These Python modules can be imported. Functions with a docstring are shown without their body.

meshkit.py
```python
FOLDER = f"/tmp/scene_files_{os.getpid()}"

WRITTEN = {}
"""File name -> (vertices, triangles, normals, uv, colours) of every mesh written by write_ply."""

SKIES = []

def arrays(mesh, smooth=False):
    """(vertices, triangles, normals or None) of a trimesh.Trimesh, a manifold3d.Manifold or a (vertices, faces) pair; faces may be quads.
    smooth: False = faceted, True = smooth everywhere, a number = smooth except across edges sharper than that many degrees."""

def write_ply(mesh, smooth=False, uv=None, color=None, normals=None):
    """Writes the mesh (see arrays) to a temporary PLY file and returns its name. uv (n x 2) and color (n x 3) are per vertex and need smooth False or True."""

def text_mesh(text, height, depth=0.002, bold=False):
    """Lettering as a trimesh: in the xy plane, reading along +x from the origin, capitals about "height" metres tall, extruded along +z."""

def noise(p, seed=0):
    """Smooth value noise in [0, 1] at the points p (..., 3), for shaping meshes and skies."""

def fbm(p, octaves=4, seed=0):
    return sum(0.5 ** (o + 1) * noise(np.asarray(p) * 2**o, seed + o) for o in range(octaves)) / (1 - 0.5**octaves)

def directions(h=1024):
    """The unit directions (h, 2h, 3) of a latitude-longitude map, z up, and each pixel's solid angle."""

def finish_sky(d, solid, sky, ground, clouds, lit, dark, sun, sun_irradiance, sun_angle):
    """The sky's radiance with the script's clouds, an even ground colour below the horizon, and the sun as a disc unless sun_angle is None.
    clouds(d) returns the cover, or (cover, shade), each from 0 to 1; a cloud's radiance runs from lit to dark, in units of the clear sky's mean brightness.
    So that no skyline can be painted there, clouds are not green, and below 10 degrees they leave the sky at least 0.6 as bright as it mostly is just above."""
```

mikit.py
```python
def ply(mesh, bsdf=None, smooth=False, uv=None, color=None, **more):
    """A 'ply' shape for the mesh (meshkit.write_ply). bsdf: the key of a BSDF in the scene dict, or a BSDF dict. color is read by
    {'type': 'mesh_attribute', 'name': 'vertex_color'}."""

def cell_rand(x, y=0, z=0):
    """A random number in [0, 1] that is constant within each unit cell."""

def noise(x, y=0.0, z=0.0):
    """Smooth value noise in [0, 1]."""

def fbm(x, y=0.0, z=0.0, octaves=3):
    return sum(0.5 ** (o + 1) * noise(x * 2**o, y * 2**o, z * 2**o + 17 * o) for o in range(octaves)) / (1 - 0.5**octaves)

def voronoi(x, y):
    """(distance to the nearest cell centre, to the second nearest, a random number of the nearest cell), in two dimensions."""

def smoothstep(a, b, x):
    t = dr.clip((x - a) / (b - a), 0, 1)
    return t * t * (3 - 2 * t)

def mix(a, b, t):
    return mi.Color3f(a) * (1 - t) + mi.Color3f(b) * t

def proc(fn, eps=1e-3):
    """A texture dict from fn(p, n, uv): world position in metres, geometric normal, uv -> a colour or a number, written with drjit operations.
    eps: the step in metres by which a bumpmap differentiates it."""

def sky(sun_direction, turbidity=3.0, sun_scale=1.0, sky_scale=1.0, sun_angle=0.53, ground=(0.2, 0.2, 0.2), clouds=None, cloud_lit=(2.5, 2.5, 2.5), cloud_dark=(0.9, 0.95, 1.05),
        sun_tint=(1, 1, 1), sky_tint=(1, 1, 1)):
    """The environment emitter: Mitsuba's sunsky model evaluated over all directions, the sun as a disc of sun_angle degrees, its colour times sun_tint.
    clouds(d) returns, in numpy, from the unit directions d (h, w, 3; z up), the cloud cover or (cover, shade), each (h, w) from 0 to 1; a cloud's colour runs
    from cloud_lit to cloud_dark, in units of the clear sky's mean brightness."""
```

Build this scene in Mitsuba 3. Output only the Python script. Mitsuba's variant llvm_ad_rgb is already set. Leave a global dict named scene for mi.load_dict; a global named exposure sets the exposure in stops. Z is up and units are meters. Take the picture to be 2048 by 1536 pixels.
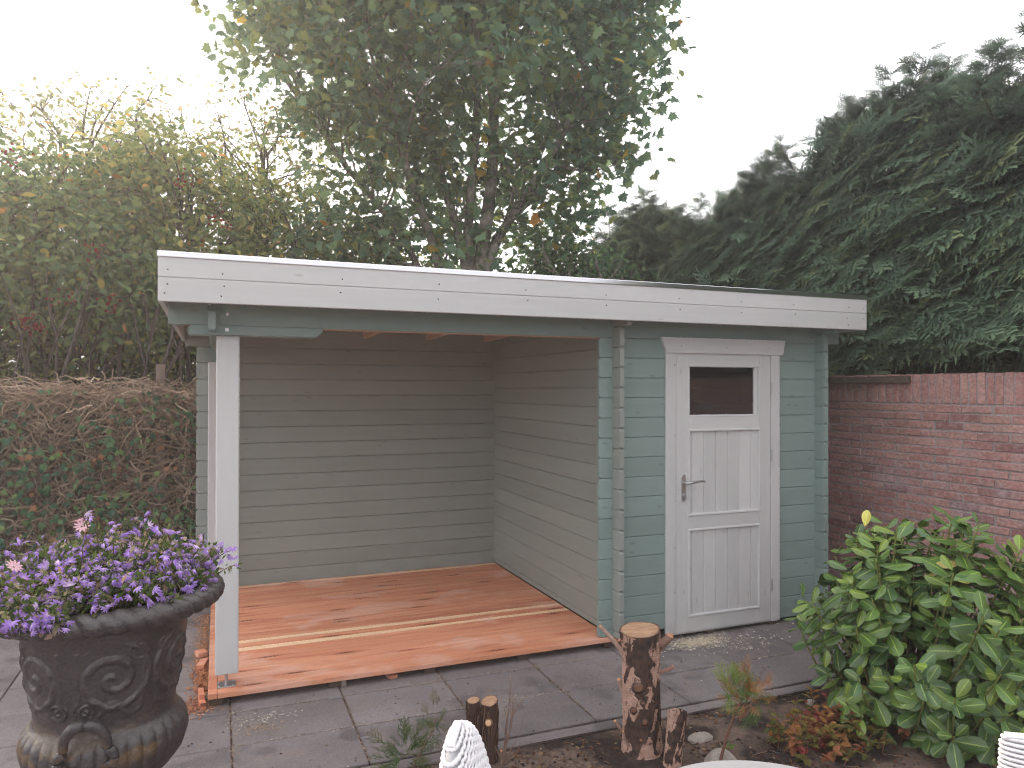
import math
import numpy as np
import drjit as dr
import mitsuba as mi
import trimesh
from scipy.spatial import cKDTree
from scipy.interpolate import CubicSpline
import mikit
import meshkit
from mikit import noise, fbm, voronoi, cell_rand, smoothstep, mix

T = mi.ScalarTransform4f
scene, labels, count = {}, {}, {}
exposure = 3.32

# ------------------------------------------------------------------ camera
EYE = np.array([-2.422, -4.263, 1.640])
YAW, PITCH, ROLL = np.radians([21.819, 0.3245, 0.095])
FWD = np.array([math.sin(YAW) * math.cos(PITCH), math.cos(YAW) * math.cos(PITCH), math.sin(PITCH)])
RGT = np.array([math.cos(YAW), -math.sin(YAW), 0.0])
UPV = np.cross(RGT, FWD)
UPV = UPV * math.cos(ROLL) - RGT * math.sin(ROLL)
scene['camera'] = {'type': 'perspective', 'fov': math.degrees(2 * math.atan(1024 / 1468.6)), 'fov_axis': 'x',
                   'near_clip': 0.05, 'far_clip': 400.0,
                   'to_world': T().look_at(origin=EYE.tolist(), target=(EYE + FWD).tolist(), up=UPV.tolist())}
# ------------------------------------------------------------------ sky: bright overcast, brightest up on the left behind the trees
SUN = np.array([-0.42, 0.80, 0.42]) / np.linalg.norm([-0.42, 0.80, 0.42])
def overcast(d):
    return np.ones(d.shape[:2]), np.clip((np.degrees(np.arccos(np.clip(d @ SUN, -1, 1))) - 8) / 75, 0, 1) ** .7
scene['sky'] = mikit.sky(SUN, turbidity=3, sun_scale=0.32, sun_angle=24, clouds=overcast,
                         cloud_lit=(4.6, 4.5, 4.55), cloud_dark=(2.10, 2.11, 2.2), ground=(0.12, 0.11, 0.1))
scene['air'] = {'type': 'homogeneous', 'albedo': {'type': 'rgb', 'value': [.95, .95, .95]}, 'sigma_t': 0.0085, 'phase': {'type': 'hg', 'g': 0.66}}  # added scattering medium standing in for veiling lens glare
scene['camera']['medium'] = {'type': 'ref', 'id': 'air'}
scene['glare_veil'] = {'type': 'cube', 'to_world': T().translate([0, 0, 4.9]).scale([31, 31, 6.1]), 'bsdf': {'type': 'null'}, 'interior': {'type': 'ref', 'id': 'air'}}
labels['glare_veil'] = {'kind': 'stuff', 'label': 'thin pale veil added in place of lens glare', 'category': 'glare_veil'}

# ------------------------------------------------------------------ helpers
def key_for(base):
    n = count.get(base, 0)
    count[base] = n + 1
    return base if n == 0 else f'{base}_{n:03d}'

def thing(name, label, cat, group=None):
    k = key_for(name)
    labels[k] = {'label': label, 'category': cat}
    if group:
        labels[k]['group'] = group
    return k

def part(parent, name, mesh, bsdf, smooth=False, label=None, kind=None, **kw):
    k = key_for(parent + '__' + name)
    scene[k] = mikit.ply(mesh, bsdf, smooth, **kw)
    if label or kind:
        labels[k] = {}
        if label:
            labels[k]['label'] = label
        if kind:
            labels[k]['kind'] = kind
    return k

def one(name, mesh, bsdf, label, cat, smooth=False, group=None, kind=None, **kw):
    k = thing(name, label, cat, group)
    if kind:
        labels[k]['kind'] = kind
    scene[k] = mikit.ply(mesh, bsdf, smooth, **kw)
    return k

def struct(name, mesh, bsdf, smooth=False, **kw):
    k = key_for(name)
    scene[k] = mikit.ply(mesh, bsdf, smooth, **kw)
    labels[k] = {'kind': 'structure'}
    return k

def cat(*ms):
    vs, fs, o = [], [], 0
    for v, f in ms:
        vs.append(v); fs.append(np.asarray(f) + o); o += len(v)
    return np.vstack(vs), np.vstack(fs)

def cbox(x0, x1, y0, y1, z0, z1, c=0.004, axis=0, ec=None, ez=None):
    """A box with chamfered long edges (c) and end corners cut back (ec along the axis, ez across)."""
    lo, hi = np.array([x0, y0, z0], float), np.array([x1, y1, z1], float)
    a, b, d = axis, (axis + 1) % 3, (axis + 2) % 3
    ec = c if ec is None else ec
    ez = ec if ez is None else ez
    def ring(pos, ib, idd):
        b0, b1, d0, d1 = lo[b] + ib, hi[b] - ib, lo[d] + idd, hi[d] - idd
        q = [(b0 + c, d0), (b1 - c, d0), (b1, d0 + c), (b1, d1 - c), (b1 - c, d1), (b0 + c, d1), (b0, d1 - c), (b0, d0 + c)]
        r = np.zeros((8, 3)); r[:, a] = pos; r[:, b] = [p[0] for p in q]; r[:, d] = [p[1] for p in q]
        return r
    ib, idd = (ez, ez)
    if isinstance(ez, tuple):
        ib, idd = ez
    V = np.vstack([ring(lo[a], ib, idd), ring(lo[a] + ec, 0, 0), ring(hi[a] - ec, 0, 0), ring(hi[a], ib, idd)])
    F = []
    for k in range(3):
        for i in range(8):
            j = (i + 1) % 8
            F += [(k * 8 + i, k * 8 + j, k * 8 + 8 + j), (k * 8 + i, k * 8 + 8 + j, k * 8 + 8 + i)]
    for i in range(1, 7):
        F += [(0, i + 1, i), (24, 24 + i, 24 + i + 1)]
    return V, np.array(F)

def const_uv(m, u, v):
    return np.tile([[u, v]], (len(m[0]), 1))

def tubes(P, Rr, sides=5, cap=True):
    """Many tubes at once: P (n, s, 3) points, Rr (n, s) radii."""
    P = np.asarray(P, float); n, s, _ = P.shape
    Rr = np.broadcast_to(np.asarray(Rr, float), (n, s))
    t = np.gradient(P, axis=1); t /= np.linalg.norm(t, axis=2, keepdims=True) + 1e-12
    ref = np.where(np.abs(t[:, :1, 2:3]) < 0.8, [[[0, 0, 1.0]]], [[[1.0, 0, 0]]])
    a = np.cross(t, np.broadcast_to(ref, t.shape)); a /= np.linalg.norm(a, axis=2, keepdims=True) + 1e-12
    b = np.cross(t, a)
    ang = np.arange(sides) * 2 * np.pi / sides
    V = P[:, :, None] + Rr[:, :, None, None] * (np.cos(ang)[None, None, :, None] * a[:, :, None] + np.sin(ang)[None, None, :, None] * b[:, :, None])
    i, k = np.meshgrid(np.arange(s - 1), np.arange(sides), indexing='ij')
    q = np.stack([i * sides + k, i * sides + (k + 1) % sides, (i + 1) * sides + (k + 1) % sides, (i + 1) * sides + k], -1).reshape(-1, 4)
    F = np.vstack([q[:, [0, 2, 1]], q[:, [0, 3, 2]]])
    if cap:
        m = np.arange(1, sides - 1)
        F = np.vstack([F, np.stack([m * 0, m, m + 1], 1), np.stack([m * 0, m + 1, m], 1) + (s - 1) * sides])
    F = (F[None] + (np.arange(n) * s * sides)[:, None, None]).reshape(-1, 3)
    return V.reshape(-1, 3), F

def tube(pts, r, sides=8, n=None):
    """One smooth tapered tube through the points."""
    pts = np.asarray(pts, float); r = np.broadcast_to(np.asarray(r, float), (len(pts),))
    n = n or 6 * (len(pts) - 1) + 1
    u = np.r_[0, np.cumsum(np.linalg.norm(np.diff(pts, axis=0), axis=1))]; w = np.linspace(0, u[-1], n)
    P = CubicSpline(u, pts)(w) if len(pts) > 2 else np.stack([np.interp(w, u, pts[:, k]) for k in range(3)], 1)
    return tubes(P[None], np.interp(w, u, r)[None], sides)

def unit(v):
    return v / (np.linalg.norm(v, axis=-1, keepdims=True) + 1e-12)

def scatter(tpl, pos, axis, normal, size):
    """Copies of a leaf template (x across, y along, z up) at pos, lengthwise along axis, facing normal."""
    Vt, Ft = tpl
    y = unit(axis); x = unit(np.cross(y, normal)); z = np.cross(x, y)
    B = np.stack([x, y, z], 1) * np.broadcast_to(size, (len(pos),))[:, None, None]
    V = np.einsum('nj,mjk->mnk', Vt, B) + pos[:, None]
    F = Ft[None] + (np.arange(len(pos)) * len(Vt))[:, None, None]
    return V.reshape(-1, 3), F.reshape(-1, 3)

def rep(col, k):
    return np.repeat(col, k, axis=0)

def leaf_grid(seg, prof, fold=0.25, curl=0.15):
    """A leaf of unit length with a midrib fold: prof(t) is the half width."""
    t = np.linspace(0, 1, seg + 1); w = np.array([prof(a) for a in t])
    V = []
    for a, b in zip(t, w):
        z = -curl * a * a
        V += [(-b, a, z + fold * b), (0, a, z), (b, a, z + fold * b)]
    F = []
    for i in range(seg):
        o = 3 * i
        F += [(o, o + 1, o + 4), (o, o + 4, o + 3), (o + 1, o + 2, o + 5), (o + 1, o + 5, o + 4)]
    return np.array(V), np.array(F)

OVAL = leaf_grid(3, lambda t: [0.04, 0.27, 0.25, 0.02][int(round(t * 3))])
OVAL2 = leaf_grid(2, lambda t: [0.05, 0.28, 0.02][int(round(t * 2))])
NARROW = leaf_grid(2, lambda t: [0.03, 0.16, 0.01][int(round(t * 2))])

def lobed(pts, droop=0.12):
    V = np.array([(0, 0.3, 0.0)] + [(x, y, -droop * (x * x + (y - .3) ** 2) * 2.2) for x, y in pts])
    n = len(pts)
    return V, np.array([(0, 1 + i, 1 + (i + 1) % n) for i in range(n)])

MAPLE = lobed([(0, 0), (.20, .05), (.42, -.02), (.36, .18), (.56, .42), (.28, .46), (.24, .66), (.10, .62), (0, 1.0),
               (-.10, .62), (-.24, .66), (-.28, .46), (-.56, .42), (-.36, .18), (-.42, -.02), (-.20, .05)])
IVYL = lobed([(0, 0.02), (.30, -.05), (.27, .15), (.48, .38), (.22, .45), (0, .95), (-.22, .45), (-.48, .38), (-.27, .15), (-.30, -.05)])

def make_frond(rng, wide=1.0):
    """A flat feathery conifer spray: forked side shoots, each of narrow triangles."""
    V, F = [], []
    def tri(p, d, l, w):
        o = len(V); s = np.array([-d[1], d[0]])
        for q in (p - s * w, p + s * w, p + d * l):
            V.append((q[0], q[1], -0.25 * q[1] ** 2 - .3 * q[0] ** 2))
        F.append((o, o + 1, o + 2))
    tri(np.array([0, 0.]), np.array([0, 1.0]), 1.0, 0.03)
    for i, y in enumerate(np.linspace(.12, .86, 9)):
        s = 1 if i % 2 else -1
        a = math.radians(38 + rng.uniform(-8, 8)); L = (.42 * (1 - y) + .14) * rng.uniform(.8, 1.2)
        d = np.array([s * math.sin(a), math.cos(a)]); p = np.array([0, y])
        tri(p, d, L, .044 * wide)
        for k in range(1, 4):
            q = p + d * L * (.2 + .24 * k); s2 = 1 if k % 2 else -1
            a2 = math.atan2(d[0], d[1]) + s2 * math.radians(35)
            tri(q, np.array([math.sin(a2), math.cos(a2)]), L * .42, .036 * wide)
    return np.array(V), np.array(F)

# ------------------------------------------------------------------ materials
def rgb(*c):
    return {'type': 'rgb', 'value': list(c)}

def princ(color, rough=0.6, spec=0.35, **kw):
    return {'type': 'twosided', 'bsdf': {'type': 'principled', 'base_color': color, 'roughness': rough, 'specular': spec, **kw}}

def along(p, uv):
    a = dr.select(uv.y < 0.5, p.x, dr.select(uv.y < 1.5, p.y, p.z))
    return a, p.x + p.y + p.z - a

def painted(base, knot, amt):
    def fn(p, n, uv):
        a, b = along(p, uv)
        g = fbm(a * 3.0 + uv.x * 61, b * 55, uv.x * 7, 3)
        big = noise(a * 1.3 + uv.x * 17, b * 4, 3.3)
        d, _, w = voronoi(a * 2.6 + uv.x * 23, b * 7.5 + uv.x * 5)
        kn = smoothstep(0.085, 0.02, d) * dr.select(w > 0.72, 1.0, 0.0)
        streak = smoothstep(0.62, 0.8, noise(a * 1.6 + uv.x * 31, b * 90, 5.0)) * 0.5
        c = mi.Color3f(*base) * (0.955 + 0.07 * g + 0.05 * (big - 0.5) + 0.11 * (uv.x - 0.5))
        c = c * (1 - 0.16 * smoothstep(0.22, 0.0, p.z) * noise(p.x * 9, p.y * 9, p.z * 14))
        return mix(c, mi.Color3f(*knot), kn * 0.55 + streak * amt)
    return mikit.proc(fn)

def deck_fn(p, n, uv):
    # uv = (tone of the plank, place across the plank)
    a, b = p.x, p.y + p.z
    r = uv.x
    warp = (fbm(a * 1.3 + r * 17, b * 4, r * 40, 3) - 0.5) * 0.16
    g = noise(a * 1.1 + r * 50, (b + warp) * 26, r * 9)
    f = noise(a * 4 + r * 20, (b + warp) * 170, 1.0)
    flame = smoothstep(0.52, 0.70, fbm(a * 1.6 + r * 91, (b + warp) * 13, r * 30, 3))
    d, _, w = voronoi(a * 1.7 + r * 37, (b + warp * .4) * 9)
    kn = smoothstep(0.15, 0.04, d) * dr.select(w > 0.66, 1.0, 0.0)
    ring = smoothstep(0.34, 0.16, d) * dr.select(w > 0.66, 1.0, 0.0)
    t = uv.y + 0.34 * (fbm(a * 0.7 + r * 13, r * 7, 2.0, 3) - 0.5)
    sap = smoothstep(0.53, 0.62, t) * dr.select(r > 0.7, 1.0, 0.0)
    c = mix(mi.Color3f(0.585, 0.215, 0.120), mi.Color3f(0.72, 0.35, 0.215), g)
    c = mix(c, mi.Color3f(0.50, 0.150, 0.085), flame * 0.55)
    c = mix(c, mi.Color3f(0.86, 0.62, 0.39), sap * 0.9)
    wet_sheen = smoothstep(0.56, 0.74, fbm(a * 3.2, b * 5, 6.0, 4))  # pinkish-white highlights of wet boards put into the colour
    c = mix(c, mi.Color3f(0.76, 0.50, 0.41), wet_sheen * 0.40)
    c = c * (0.88 + 0.22 * f) * (0.90 + 0.2 * r) * (0.92 + 0.16 * noise(a * 1.1, b * 2.2, 8.0))
    c = mix(c, mi.Color3f(0.46, 0.13, 0.07), ring * 0.4)
    return mix(c, mi.Color3f(0.13, 0.045, 0.03), kn * 0.8)

def paver_fn(p, n, uv):
    st = fbm(p.x * 2.3, p.y * 2.3, 1.0, 4)
    sp = noise(p.x * 160, p.y * 160, p.z * 160)
    dk = smoothstep(0.55, 0.75, fbm(p.x * 5 + 3, p.y * 5, 2.0, 3))
    sand = smoothstep(0.60, 0.78, fbm(p.x * 9, p.y * 9, 7.0, 3))
    c = mi.Color3f(0.190, 0.166, 0.168) * (0.66 + 0.62 * st + 0.22 * (uv.x - 0.5))
    c = mix(c, mi.Color3f(0.07, 0.06, 0.063), dk * 0.5)
    c = mix(c, mi.Color3f(0.215, 0.175, 0.155), sand * 0.40)
    return c * (0.84 + 0.32 * sp)

def soil_fn(p, n, uv):
    a = fbm(p.x * 6, p.y * 6, 3.0, 4); b = noise(p.x * 90, p.y * 90, p.z * 90)
    c = mix(mi.Color3f(0.035, 0.026, 0.024), mi.Color3f(0.13, 0.092, 0.075), smoothstep(0.35, 0.68, a))
    return c * (0.6 + 0.8 * b)

def brick_fn(p, n, uv):
    r = uv.x
    c = mix(mi.Color3f(0.345, 0.170, 0.155), mi.Color3f(0.45, 0.255, 0.225), r)
    c = mix(c, mi.Color3f(0.27, 0.13, 0.13), smoothstep(0.82, 0.95, cell_rand(r * 977)))
    wear = smoothstep(0.45, 0.68, fbm(p.y * 26, p.z * 34, p.x * 9 + r * 3, 4))
    c = mix(c, mi.Color3f(0.38, 0.27, 0.26), wear * 0.6)
    moss = smoothstep(0.55, 0.75, fbm(p.y * 2.2 + 5, p.z * 2.2, 1.0, 3)) * smoothstep(0.9, 1.75, p.z)
    c = mix(c, mi.Color3f(0.18, 0.12, 0.09), moss * 0.4)
    bloom = smoothstep(0.50, 0.72, fbm(p.y * 3.1, p.z * 4.2, 6.0, 3)) * smoothstep(1.5, 0.6, p.z)
    c = mix(c, mi.Color3f(0.40, 0.32, 0.345), bloom * 0.6)
    return c * (0.75 + 0.45 * noise(p.y * 70, p.z * 90, p.x * 70))

def mortar_fn(p, n, uv):
    return mix(mi.Color3f(0.24, 0.195, 0.19), mi.Color3f(0.42, 0.36, 0.36), fbm(p.y * 9, p.z * 12, p.x * 4, 3)) * (0.75 + 0.4 * noise(p.y * 120, p.z * 120, 1.0))

def trunk_fn(p, n, uv):
    g = fbm(p.x * 9, p.y * 9, p.z * 5, 3); h = noise(p.x * 40, p.y * 40, p.z * 26)
    c = mix(mi.Color3f(0.12, 0.10, 0.088), mi.Color3f(0.28, 0.25, 0.22), smoothstep(0.3, 0.7, g))
    return c * (0.7 + 0.5 * h)

def stump_fn(p, n, uv):
    # peeling bark: smooth pinkish brown skin with dark cracks, uv = (angle, height)
    wx = (fbm(p.x * 26, p.y * 26, p.z * 20, 3) - 0.5)
    u, v = uv.x * 2.2 + wx * 1.1, p.z * 9 + wx * 2.2
    d1, d2, w = voronoi(u * 1.4, v * 1.9)
    edge = smoothstep(0.14, 0.02, d2 - d1)
    f = fbm(u * 1.1 + 3.7, v * 0.62, 2.0, 4)
    bias = 0.07 * smoothstep(0.20, -0.05, p.z) + 0.05 * smoothstep(0.34, 0.46, p.z)
    patch = smoothstep(0.530, 0.556, f + bias)
    halo = smoothstep(0.49, 0.53, f + bias) * 0.45
    c = mix(mi.Color3f(0.46, 0.295, 0.235), mi.Color3f(0.33, 0.20, 0.155), noise(uv.x * 6, p.z * 70, 1.0))
    c = mix(c, mi.Color3f(0.24, 0.12, 0.085), halo)
    c = c * (0.84 + 0.3 * noise(p.x * 60, p.y * 60, p.z * 190))
    dark = mix(mi.Color3f(0.022, 0.017, 0.018), mi.Color3f(0.10, 0.055, 0.04), noise(p.x * 80, p.y * 80, p.z * 45))
    crack = edge * smoothstep(.40, .58, noise(u * 2.3, v * 1.2, 9.0)) * 0.85
    return mix(c, dark, dr.clip(crack + patch, 0, 1))

def cut_fn(p, n, uv):
    r = dr.sqrt(dr.square(uv.x) + dr.square(uv.y))
    ring = 0.5 + 0.5 * dr.sin(r * 55 + 3 * noise(uv.x * 5, uv.y * 5, 1.0))
    saw = noise(uv.x * 4 + uv.y * 14, uv.y * 3 - uv.x * 2, 3.0)
    c = mix(mi.Color3f(0.28, 0.155, 0.095), mi.Color3f(0.43, 0.27, 0.17), saw) * (0.86 + 0.16 * ring)
    return mix(c, mi.Color3f(0.10, 0.055, 0.035), smoothstep(0.80 + 0.1 * noise(uv.x * 6, uv.y * 6, 5.0), 0.97, r))

def urn_fn(p, n, uv):
    a = fbm(p.x * 12, p.y * 12, p.z * 12, 4); b = noise(p.x * 150, p.y * 150, p.z * 150)
    c = mix(mi.Color3f(0.028, 0.023, 0.026), mi.Color3f(0.058, 0.046, 0.048), a)
    low = smoothstep(0.70, 0.58, p.z)
    rust = smoothstep(0.46, 0.62, fbm(p.x * 16 + 4, p.y * 16, p.z * 16, 3)) * low * smoothstep(0.3, 0.8, n.z + 0.55 + 0.3 * noise(p.x * 30, p.y * 30, p.z * 30))
    c = mix(c, mi.Color3f(0.19, 0.112, 0.048), rust * 0.5)
    dust = smoothstep(0.1, 0.8, n.z) * 0.4
    c = mix(c, mi.Color3f(0.11, 0.095, 0.09), dust)
    return c * (0.72 + 0.5 * b)

def stone_fn(p, n, uv):
    return mix(mi.Color3f(0.20, 0.165, 0.14), mi.Color3f(0.46, 0.42, 0.38), fbm(p.x * 24, p.y * 24, p.z * 24, 4)) * (0.8 + 0.3 * noise(p.x * 200, p.y * 200, p.z * 200))

def bumped(inner, fn, scale, eps=0.002):
    return {'type': 'twosided', 'bsdf': {'type': 'bumpmap', 'arbitrary': mikit.proc(fn, eps), 'scale': scale, 'bsdf': inner}}

P_ = lambda col, rough, spec=0.3: {'type': 'principled', 'base_color': col, 'roughness': rough, 'specular': spec}
GREEN, WHITE = (0.230, 0.304, 0.286), (0.60, 0.60, 0.60)
INNER_BOUNCE = (0.278, 0.298, 0.276)  # log paint with warm bounce light from the deck put into the colour
scene['green_paint'] = princ(painted(GREEN, (0.15, 0.19, 0.18), 0.04), 0.55)
scene['inner_bounce_paint'] = princ(painted(INNER_BOUNCE, (0.20, 0.19, 0.17), 0.05), 0.55)
scene['white_paint'] = princ(painted(WHITE, (0.42, 0.41, 0.40), 0.04), 0.5)
scene['deck_wood'] = princ(mikit.proc(deck_fn), 0.6)
scene['raw_wood'] = princ(rgb(0.50, 0.36, 0.27), 0.7)
scene['old_wood'] = princ(painted((0.115, 0.082, 0.068), (0.05, 0.035, 0.03), 0.5), 0.8)
scene['post_wood'] = princ(painted((0.20, 0.145, 0.125), (0.08, 0.06, 0.05), 0.5), 0.8)
scene['paver_stone'] = bumped(P_(mikit.proc(paver_fn), 0.75), lambda p, n, uv: noise(p.x * 130, p.y * 130, p.z * 130) + 2 * noise(p.x * 28, p.y * 28, 1.0), 0.0012, 0.003)
scene['soil_mat'] = princ(mikit.proc(soil_fn), 0.9, 0.1)
scene['brick_mat'] = bumped(P_(mikit.proc(brick_fn), 0.85), lambda p, n, uv: fbm(p.y * 60, p.z * 60, p.x * 60, 3), 0.006, 0.003)
scene['mortar_mat'] = princ(mikit.proc(mortar_fn), 0.9, 0.1)
scene['trunk_mat'] = princ(mikit.proc(trunk_fn), 0.85, 0.2)
scene['shrub_bark'] = princ(rgb(0.075, 0.058, 0.055), 0.85, 0.2)
scene['stump_mat'] = bumped(P_(mikit.proc(stump_fn), 0.7), lambda p, n, uv: fbm(p.x * 45, p.y * 45, p.z * 25, 3), 0.008, 0.002)
scene['cut_mat'] = princ(mikit.proc(cut_fn), 0.8)
scene['urn_mat'] = bumped(P_(mikit.proc(urn_fn), 0.42, 0.7), lambda p, n, uv: noise(p.x * 220, p.y * 220, p.z * 220) + noise(p.x * 90, p.y * 90, p.z * 90), 0.0011, 0.0015)
scene['stone_mat'] = princ(mikit.proc(stone_fn), 0.85)
scene['steel'] = {'type': 'twosided', 'bsdf': {'type': 'principled', 'base_color': rgb(0.5, 0.5, 0.51), 'metallic': 0.9, 'roughness': 0.34}}
scene['trim_metal'] = {'type': 'twosided', 'bsdf': {'type': 'principled', 'base_color': rgb(0.66, 0.66, 0.69), 'metallic': 0.97, 'roughness': 0.13}}
scene['dark_felt'] = princ(rgb(0.05, 0.05, 0.055), 0.85)
scene['glass'] = {'type': 'thindielectric', 'int_ior': 1.5}
scene['white_wicker'] = princ(rgb(0.80, 0.79, 0.81), 0.45)
scene['grey_plastic'] = princ(rgb(0.34, 0.335, 0.345), 0.6)
VC = {'type': 'mesh_attribute', 'name': 'vertex_color'}
scene['leaf_mat'] = {'type': 'principledthin', 'base_color': VC, 'roughness': 0.42, 'diff_trans': 1.0, 'eta': 1.45}
scene['gloss_leaf_mat'] = {'type': 'principledthin', 'base_color': VC, 'roughness': 0.26, 'diff_trans': 0.35, 'eta': 1.55}
scene['laurel_mat'] = princ(VC, 0.30, 0.48)
scene['petal_mat'] = {'type': 'principledthin', 'base_color': VC, 'roughness': 0.7, 'diff_trans': 0.6, 'eta': 1.2}
scene['matte_mat'] = princ(VC, 0.85, 0.2)

# ------------------------------------------------------------------ ground, patio, bed
GZ = -0.075
def sheet(x0, x1, y0, y1, z):
    return np.array([[x0, y0, z], [x1, y0, z], [x1, y1, z], [x0, y1, z]], float), np.array([[0, 1, 2], [0, 2, 3]])
struct('ground', sheet(-30, 30, -30, 30, -0.16), 'soil_mat')
rng = np.random.default_rng(5)
patio = struct('patio', sheet(-6.2, 2.38, -0.985, 2.55, GZ - 0.012), 'soil_mat')
PX, PY = 0.585, 0.392
xs = -2.355 + PX * np.arange(-6, 9)
ys = -0.112 + PY * np.arange(-2, 7)
for i, x in enumerate(xs[:-1]):
    for j, y in enumerate(ys[:-1]):
        if x > 2.36 or x + PX < -6.1:
            continue
        x1 = min(x + PX, 2.36); g = 0.0035
        m = cbox(x + g, x1 - g, y + g, y + PY - g, GZ - 0.04, GZ + rng.uniform(-.0015, .0015), 0.004, 0)
        part(patio, 'paver', m, 'paver_stone', uv=const_uv(m, rng.random(), 0))
kerb = struct('kerb', sheet(-2.36, 2.38, -0.975, -0.91, GZ - 0.03), 'soil_mat')
for i in range(5):
    x = -2.36 + i * 0.96
    m = cbox(x + .002, min(x + .958, 2.37), -0.978, -0.909, GZ - 0.15, GZ - 0.004, 0.006, 0)
    part(kerb, 'kerb_stone', m, 'paver_stone', uv=const_uv(m, 0.35 + .3 * rng.random(), 0))
# strip of pavers left of the bed, running towards the camera, and the terrace the chairs stand on
terrace = struct('terrace', sheet(-6.2, 4.0, -9.0, -0.93, GZ - 0.02), 'soil_mat')
for i, x in enumerate(xs[:-1]):
    for j in range(14):
        y = ys[0] - PY * (j + 1) - 0.003
        if y > -2.35 and x > -2.4:
            continue
        if x > 2.3:
            continue
        m = cbox(x + .0035, x + PX - .0035, y + .0035, y + PY - .0035, GZ - .04, GZ, 0.004, 0)
        part(terrace, 'paver', m, 'paver_stone', uv=const_uv(m, rng.random(), 0))

# soil bed as a lumpy height field
nx, ny = 330, 120
gx, gy = np.meshgrid(np.linspace(-2.33, 2.37, nx), np.linspace(-2.34, -0.981, ny), indexing='ij')
def soil_h(x, y):
    q = np.stack([x, y, 0 * x], -1)
    h = -0.100 + 0.05 * (meshkit.fbm(q * 3.2, 4, 1) - 0.5) + 0.035 * (meshkit.fbm(q * 14, 3, 2) - 0.5) + 0.016 * (meshkit.noise(q * 55, 3) - .5)
    edge = np.clip((-0.985 - y) / 0.12, 0, 1)
    return h * edge + (1 - edge) * (GZ - 0.022)
hz = soil_h(gx, gy)
I = np.arange(nx * ny).reshape(nx, ny)
q = np.stack([I[:-1, :-1], I[1:, :-1], I[1:, 1:], I[:-1, 1:]], -1).reshape(-1, 4)
bed = struct('soil_bed', (np.stack([gx, gy, hz], -1).reshape(-1, 3), np.vstack([q[:, :3], q[:, [0, 2, 3]]])), 'soil_mat', smooth=True)

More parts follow.
